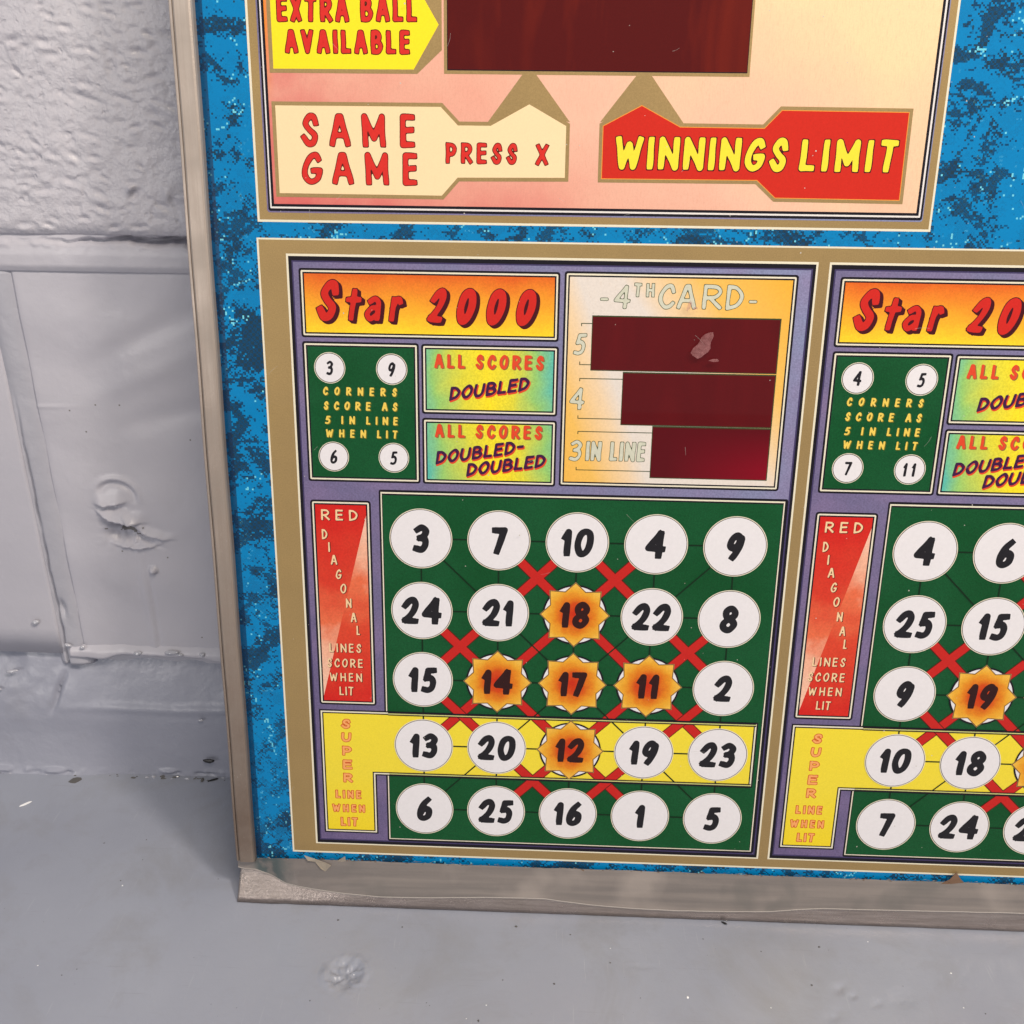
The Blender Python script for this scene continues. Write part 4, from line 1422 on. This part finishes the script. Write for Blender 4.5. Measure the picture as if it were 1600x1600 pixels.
    for c, z0, z1 in (('S', 83.0, 87.2), ('U', 76.9, 81.0), ('P', 70.5, 74.7), ('E', 64.0, 68.3), ('R', 57.8, 62.0)):
        write(mb, c, -33.8, -30.0, z0, z1, yy, LU, 0.14, res=20)
    write(mb, 'LINE', -37.3, -26.7, 50.1, 53.9, yy, LU, 0.125, res=24, wf=1.05)
    write(mb, 'WHEN', -38.9, -25.3, 43.5, 47.1, yy, LU, 0.125, res=24, wf=1.05)
    write(mb, 'LIT', -35.6, -28.5, 36.7, 40.8, yy, LU, 0.125, res=24, wf=1.05)
    mb.build('super_line_lettering', card)
    # thin connecting lines
    P = lambda c, r: (c * 30.0, 165.9 - r * 29.87)
    mb = MB()
    y = -LY * (B + 8)
    for k in range(5):
        mb.bar(P(0, k), P(4, k), 0.62, y - .004 * k, M['line'])
        mb.bar(P(k, 0), P(k, 4), 0.62, y - .03 - .004 * k, M['line'])
    mb.build('connecting_lines', card)
    # red diagonal bands with dark edges
    bands = [((1, 0), (4, 3)), ((3, 0), (0, 3)), ((0, 1), (3, 4)), ((4, 1), (1, 4)), ((2, 0), (0, 2)), ((2, 0), (4, 2)), ((0, 2), (2, 4)), ((4, 2), (2, 4))]
    for k, (a, b) in enumerate(bands):
        mb = MB()
        mb.bar(P(*a), P(*b), 4.15, y - LY - .006 * k, M['dark_red'])
        mb.bar(P(*a), P(*b), 3.45, y - 2.2 * LY - .006 * k, M['red'])
        mb.build('diagonal_band', card)
    mb = MB()
    y2 = y - 4 * LY
    mb.bar(P(0, 0), P(4, 4), 0.55, y2, M['line'])
    mb.bar(P(4, 0), P(0, 4), 0.55, y2 - .02, M['line'])
    for zz_, s_ in ((90.7, -1), (62.2, 1)):        # outline of the yellow strip over the bands
        mb.rect(-14.4, zz_ + (-.15 if s_ < 0 else -.65), 134.4, zz_ + (.65 if s_ < 0 else .15), y2 - .05 - .01 * s_, M['black'])
        mb.rect(-14.4, zz_ + (-.62 if s_ < 0 else .18), 134.4, zz_ + (-.18 if s_ < 0 else .62), y2 - .08 - .01 * s_, M['cream_dull'])
        mb.rect(-14.4, zz_ + (-1.1 if s_ < 0 else .65), 134.4, zz_ + (-.65 if s_ < 0 else 1.1), y2 - .05 - .01 * s_, M['black'])
    mb.build('crossing_lines', card)
    DL = B + 14
    for r in range(5):
        for c in range(5):
            s_ = numbers[r][c]
            o = number_star(card, s_, c, r, DL) if (r, c) in stars else number_disc(card, s_, c, r, DL)
    return card


ST = {(1, 2), (2, 1), (2, 2), (2, 3), (3, 2)}
score_card(0.0, [['3', '7', '10', '4', '9'], ['24', '21', '18', '22', '8'], ['15', '14', '17', '11', '2'], ['13', '20', '12', '19', '23'], ['6', '25', '16', '1', '5']],
           ST, ['3', '9', '6', '5'], 'complete bingo card starting with 3 7 10 4 9')
score_card(191.3, [['4', '6', '', '', '5'], ['25', '15', '', '', ''], ['9', '19', '', '', ''], ['10', '18', '', '', ''], ['7', '24', '22', '', '11']],
           ST, ['4', '5', '7', '11'], 'bingo card at the right edge starting with 4 6')

# residue and scratches on the printed face
def smear(pts, y, mat=None):
    mb = MB()
    mb.poly(pts, y, mat or M['residue'])
    return mb.build('glue_residue', glass)
def blobpts(cx, cz, rx, rz, ang, seed, n=18):
    rr = random.Random(seed)
    ph = [rr.uniform(0, 6.28) for _ in range(3)]
    out = []
    for i in range(n):
        a = 2 * math.pi * i / n
        k = 1 + .16 * math.sin(2 * a + ph[0]) + .13 * math.sin(3 * a + ph[1]) + .1 * math.sin(5 * a + ph[2])
        x, z = rx * k * math.cos(a), rz * k * math.sin(a)
        out.append((cx + x * math.cos(ang) - z * math.sin(ang), cz + x * math.sin(ang) + z * math.cos(ang)))
    return out
smear(blobpts(102.2, 241.6, 4.6, 2.8, 1.0, 4), -2.2)
smear(blobpts(106.5, 236.6, 1.8, .5, 0.1, 5), -2.2)
smear(blobpts(96.4, 255.6, 2.2, .6, 1.2, 6), -2.2)
smear(blobpts(98.6, 254.8, .8, .5, 0.3, 9), -2.2)

rs = random.Random(21)
mb = MB()
for i in range(150):
    x = rs.uniform(-70, 255); z = rs.uniform(30, 352)
    r = rs.choice([.1, .12, .15, .2, .28])
    mb.poly([(x + r * math.cos(q * 1.25) * rs.uniform(.6, 1.3), z + r * math.sin(q * 1.25) * rs.uniform(.6, 1.3)) for q in range(5)], -1.4 - i * .0008, M['dust'])
for i in range(34):
    x = rs.uniform(-60, 250); z = rs.uniform(30, 350)
    a = rs.uniform(0, 3.14); L = rs.uniform(1.5, 6); bend = rs.uniform(-.3, .3)
    p = [(x + L * t * math.cos(a + bend * t), z + L * t * math.sin(a + bend * t)) for t in (0, .33, .66, 1)]
    for p0, p1 in zip(p, p[1:]):
        mb.bar(p0, p1, rs.uniform(.05, .11), -1.6 - i * .0008, M['scratch'])
o = mb.build('dust_and_scratches', glass); o['kind'] = 'stuff'

# ------------------------------------------------------------------ loose bits
def crumb(name, label, cat, loc, rad, mat, ang=0.0, seed=1, tilt=0.0):
    mb = MB()
    rr = random.Random(seed)
    n = 9
    vs = []; fs = []
    rings = ((0.0, 0.75), (0.35, 1.0), (0.8, 0.75))
    ks = [1 + rr.uniform(-.22, .22) for _ in range(n)]
    for hz, k in rings:
        for i in range(n):
            a = 2 * math.pi * i / n
            vs.append((rad[0] * k * ks[i] * math.cos(a), rad[1] * k * ks[i] * math.sin(a), rad[2] * hz))
    for j in range(2):
        for i in range(n):
            fs.append((j * n + i, j * n + (i + 1) % n, (j + 1) * n + (i + 1) % n, (j + 1) * n + i))
    vs.append((0, 0, rad[2])); vs.append((0, 0, 0))
    for i in range(n):
        fs.append((2 * n + i, 2 * n + (i + 1) % n, 3 * n)); fs.append((i, 3 * n + 1, (i + 1) % n))
    mb.add(vs, fs, mat)
    o = mb.build(name, None, loc)
    o.rotation_euler = (tilt, 0, ang)
    if label:
        tag(o, label, cat)
    return o
crumb('black_chip', 'black sliver on the wall foot left of the metal side channel', 'debris', (-118.5, 76.2, 10.5), (3.4, 1.1, 1.0), M['soot'], -0.1, 1, 1.3)
crumb('white_chip', 'small bright white chip lying alone on the floor at far left', 'debris', (-202.4, 51.7, 0.0), (2.7, 0.75, 0.8), M['chip_white'], 0.75, 2)
crumb('black_chip', 'tiny black splinter on the floor just below the bottom trim', 'debris', (127.6, -6.2, 0.05), (1.5, 0.5, 0.5), M['soot'], -0.5, 3)
crumb('dirt_crumb', 'dark olive crumb at the foot of the wall, left of the thin black flake', 'debris', (-122.4, 74.0, 0.0), (0.9, 1.7, 0.9), M['dirtspot'], 0.1, 4)
crumb('black_chip', 'thin curved black flake at the foot of the wall near the panel', 'debris', (-117.0, 74.2, 0.0), (2.6, 0.6, 0.6), M['soot'], 0.5, 5)
crumb('dirt_crumb', 'flat greyish dirt patch on the floor left of the panel by the wall foot', 'debris', (-186.5, 70.6, -0.2), (3.4, 2.6, 0.4), M['dirtspot'], 0.2, 6)
rs = random.Random(11)
sp = MB()
for i in range(46):
    x = rs.uniform(-230, 260); y = rs.uniform(-72, 60)
    if -78 < x and y > -8: y = rs.uniform(-70, -10)
    r = rs.choice([.22, .3, .3, .4, .55])
    z = float(floor_h(np.array([x]), np.array([y]))[0]) - 0.05
    n = 6
    pts = [(x + r * math.cos(2 * math.pi * k / n) * rs.uniform(.6, 1.3), y + r * math.sin(2 * math.pi * k / n) * rs.uniform(.6, 1.3), z) for k in range(n)]
    sp.add(pts + [(x, y, z + r * .7)], [(k, (k + 1) % n, n) for k in range(n)], M['dirtspot'] if rs.random() < .6 else M['chip_white'])
for i in range(70):
    x = rs.uniform(-240, -84); y = 75.6 + rs.uniform(-1.6, 0.8)
    r = rs.choice([.25, .35, .5, .8]); z = 0.0
    n = 6
    pts = [(x + 1.8 * r * math.cos(2 * math.pi * k / n) * rs.uniform(.6, 1.3), y + r * math.sin(2 * math.pi * k / n) * rs.uniform(.6, 1.3), z) for k in range(n)]
    sp.add(pts + [(x, y, z + r * .8)], [(k, (k + 1) % n, n) for k in range(n)], M['dirtspot'] if rs.random() < .6 else M['blob'])
o = sp.build('dust_specks')
tag(o, 'scattered dust specks and grit on the grey floor', 'dust', None, 'stuff')
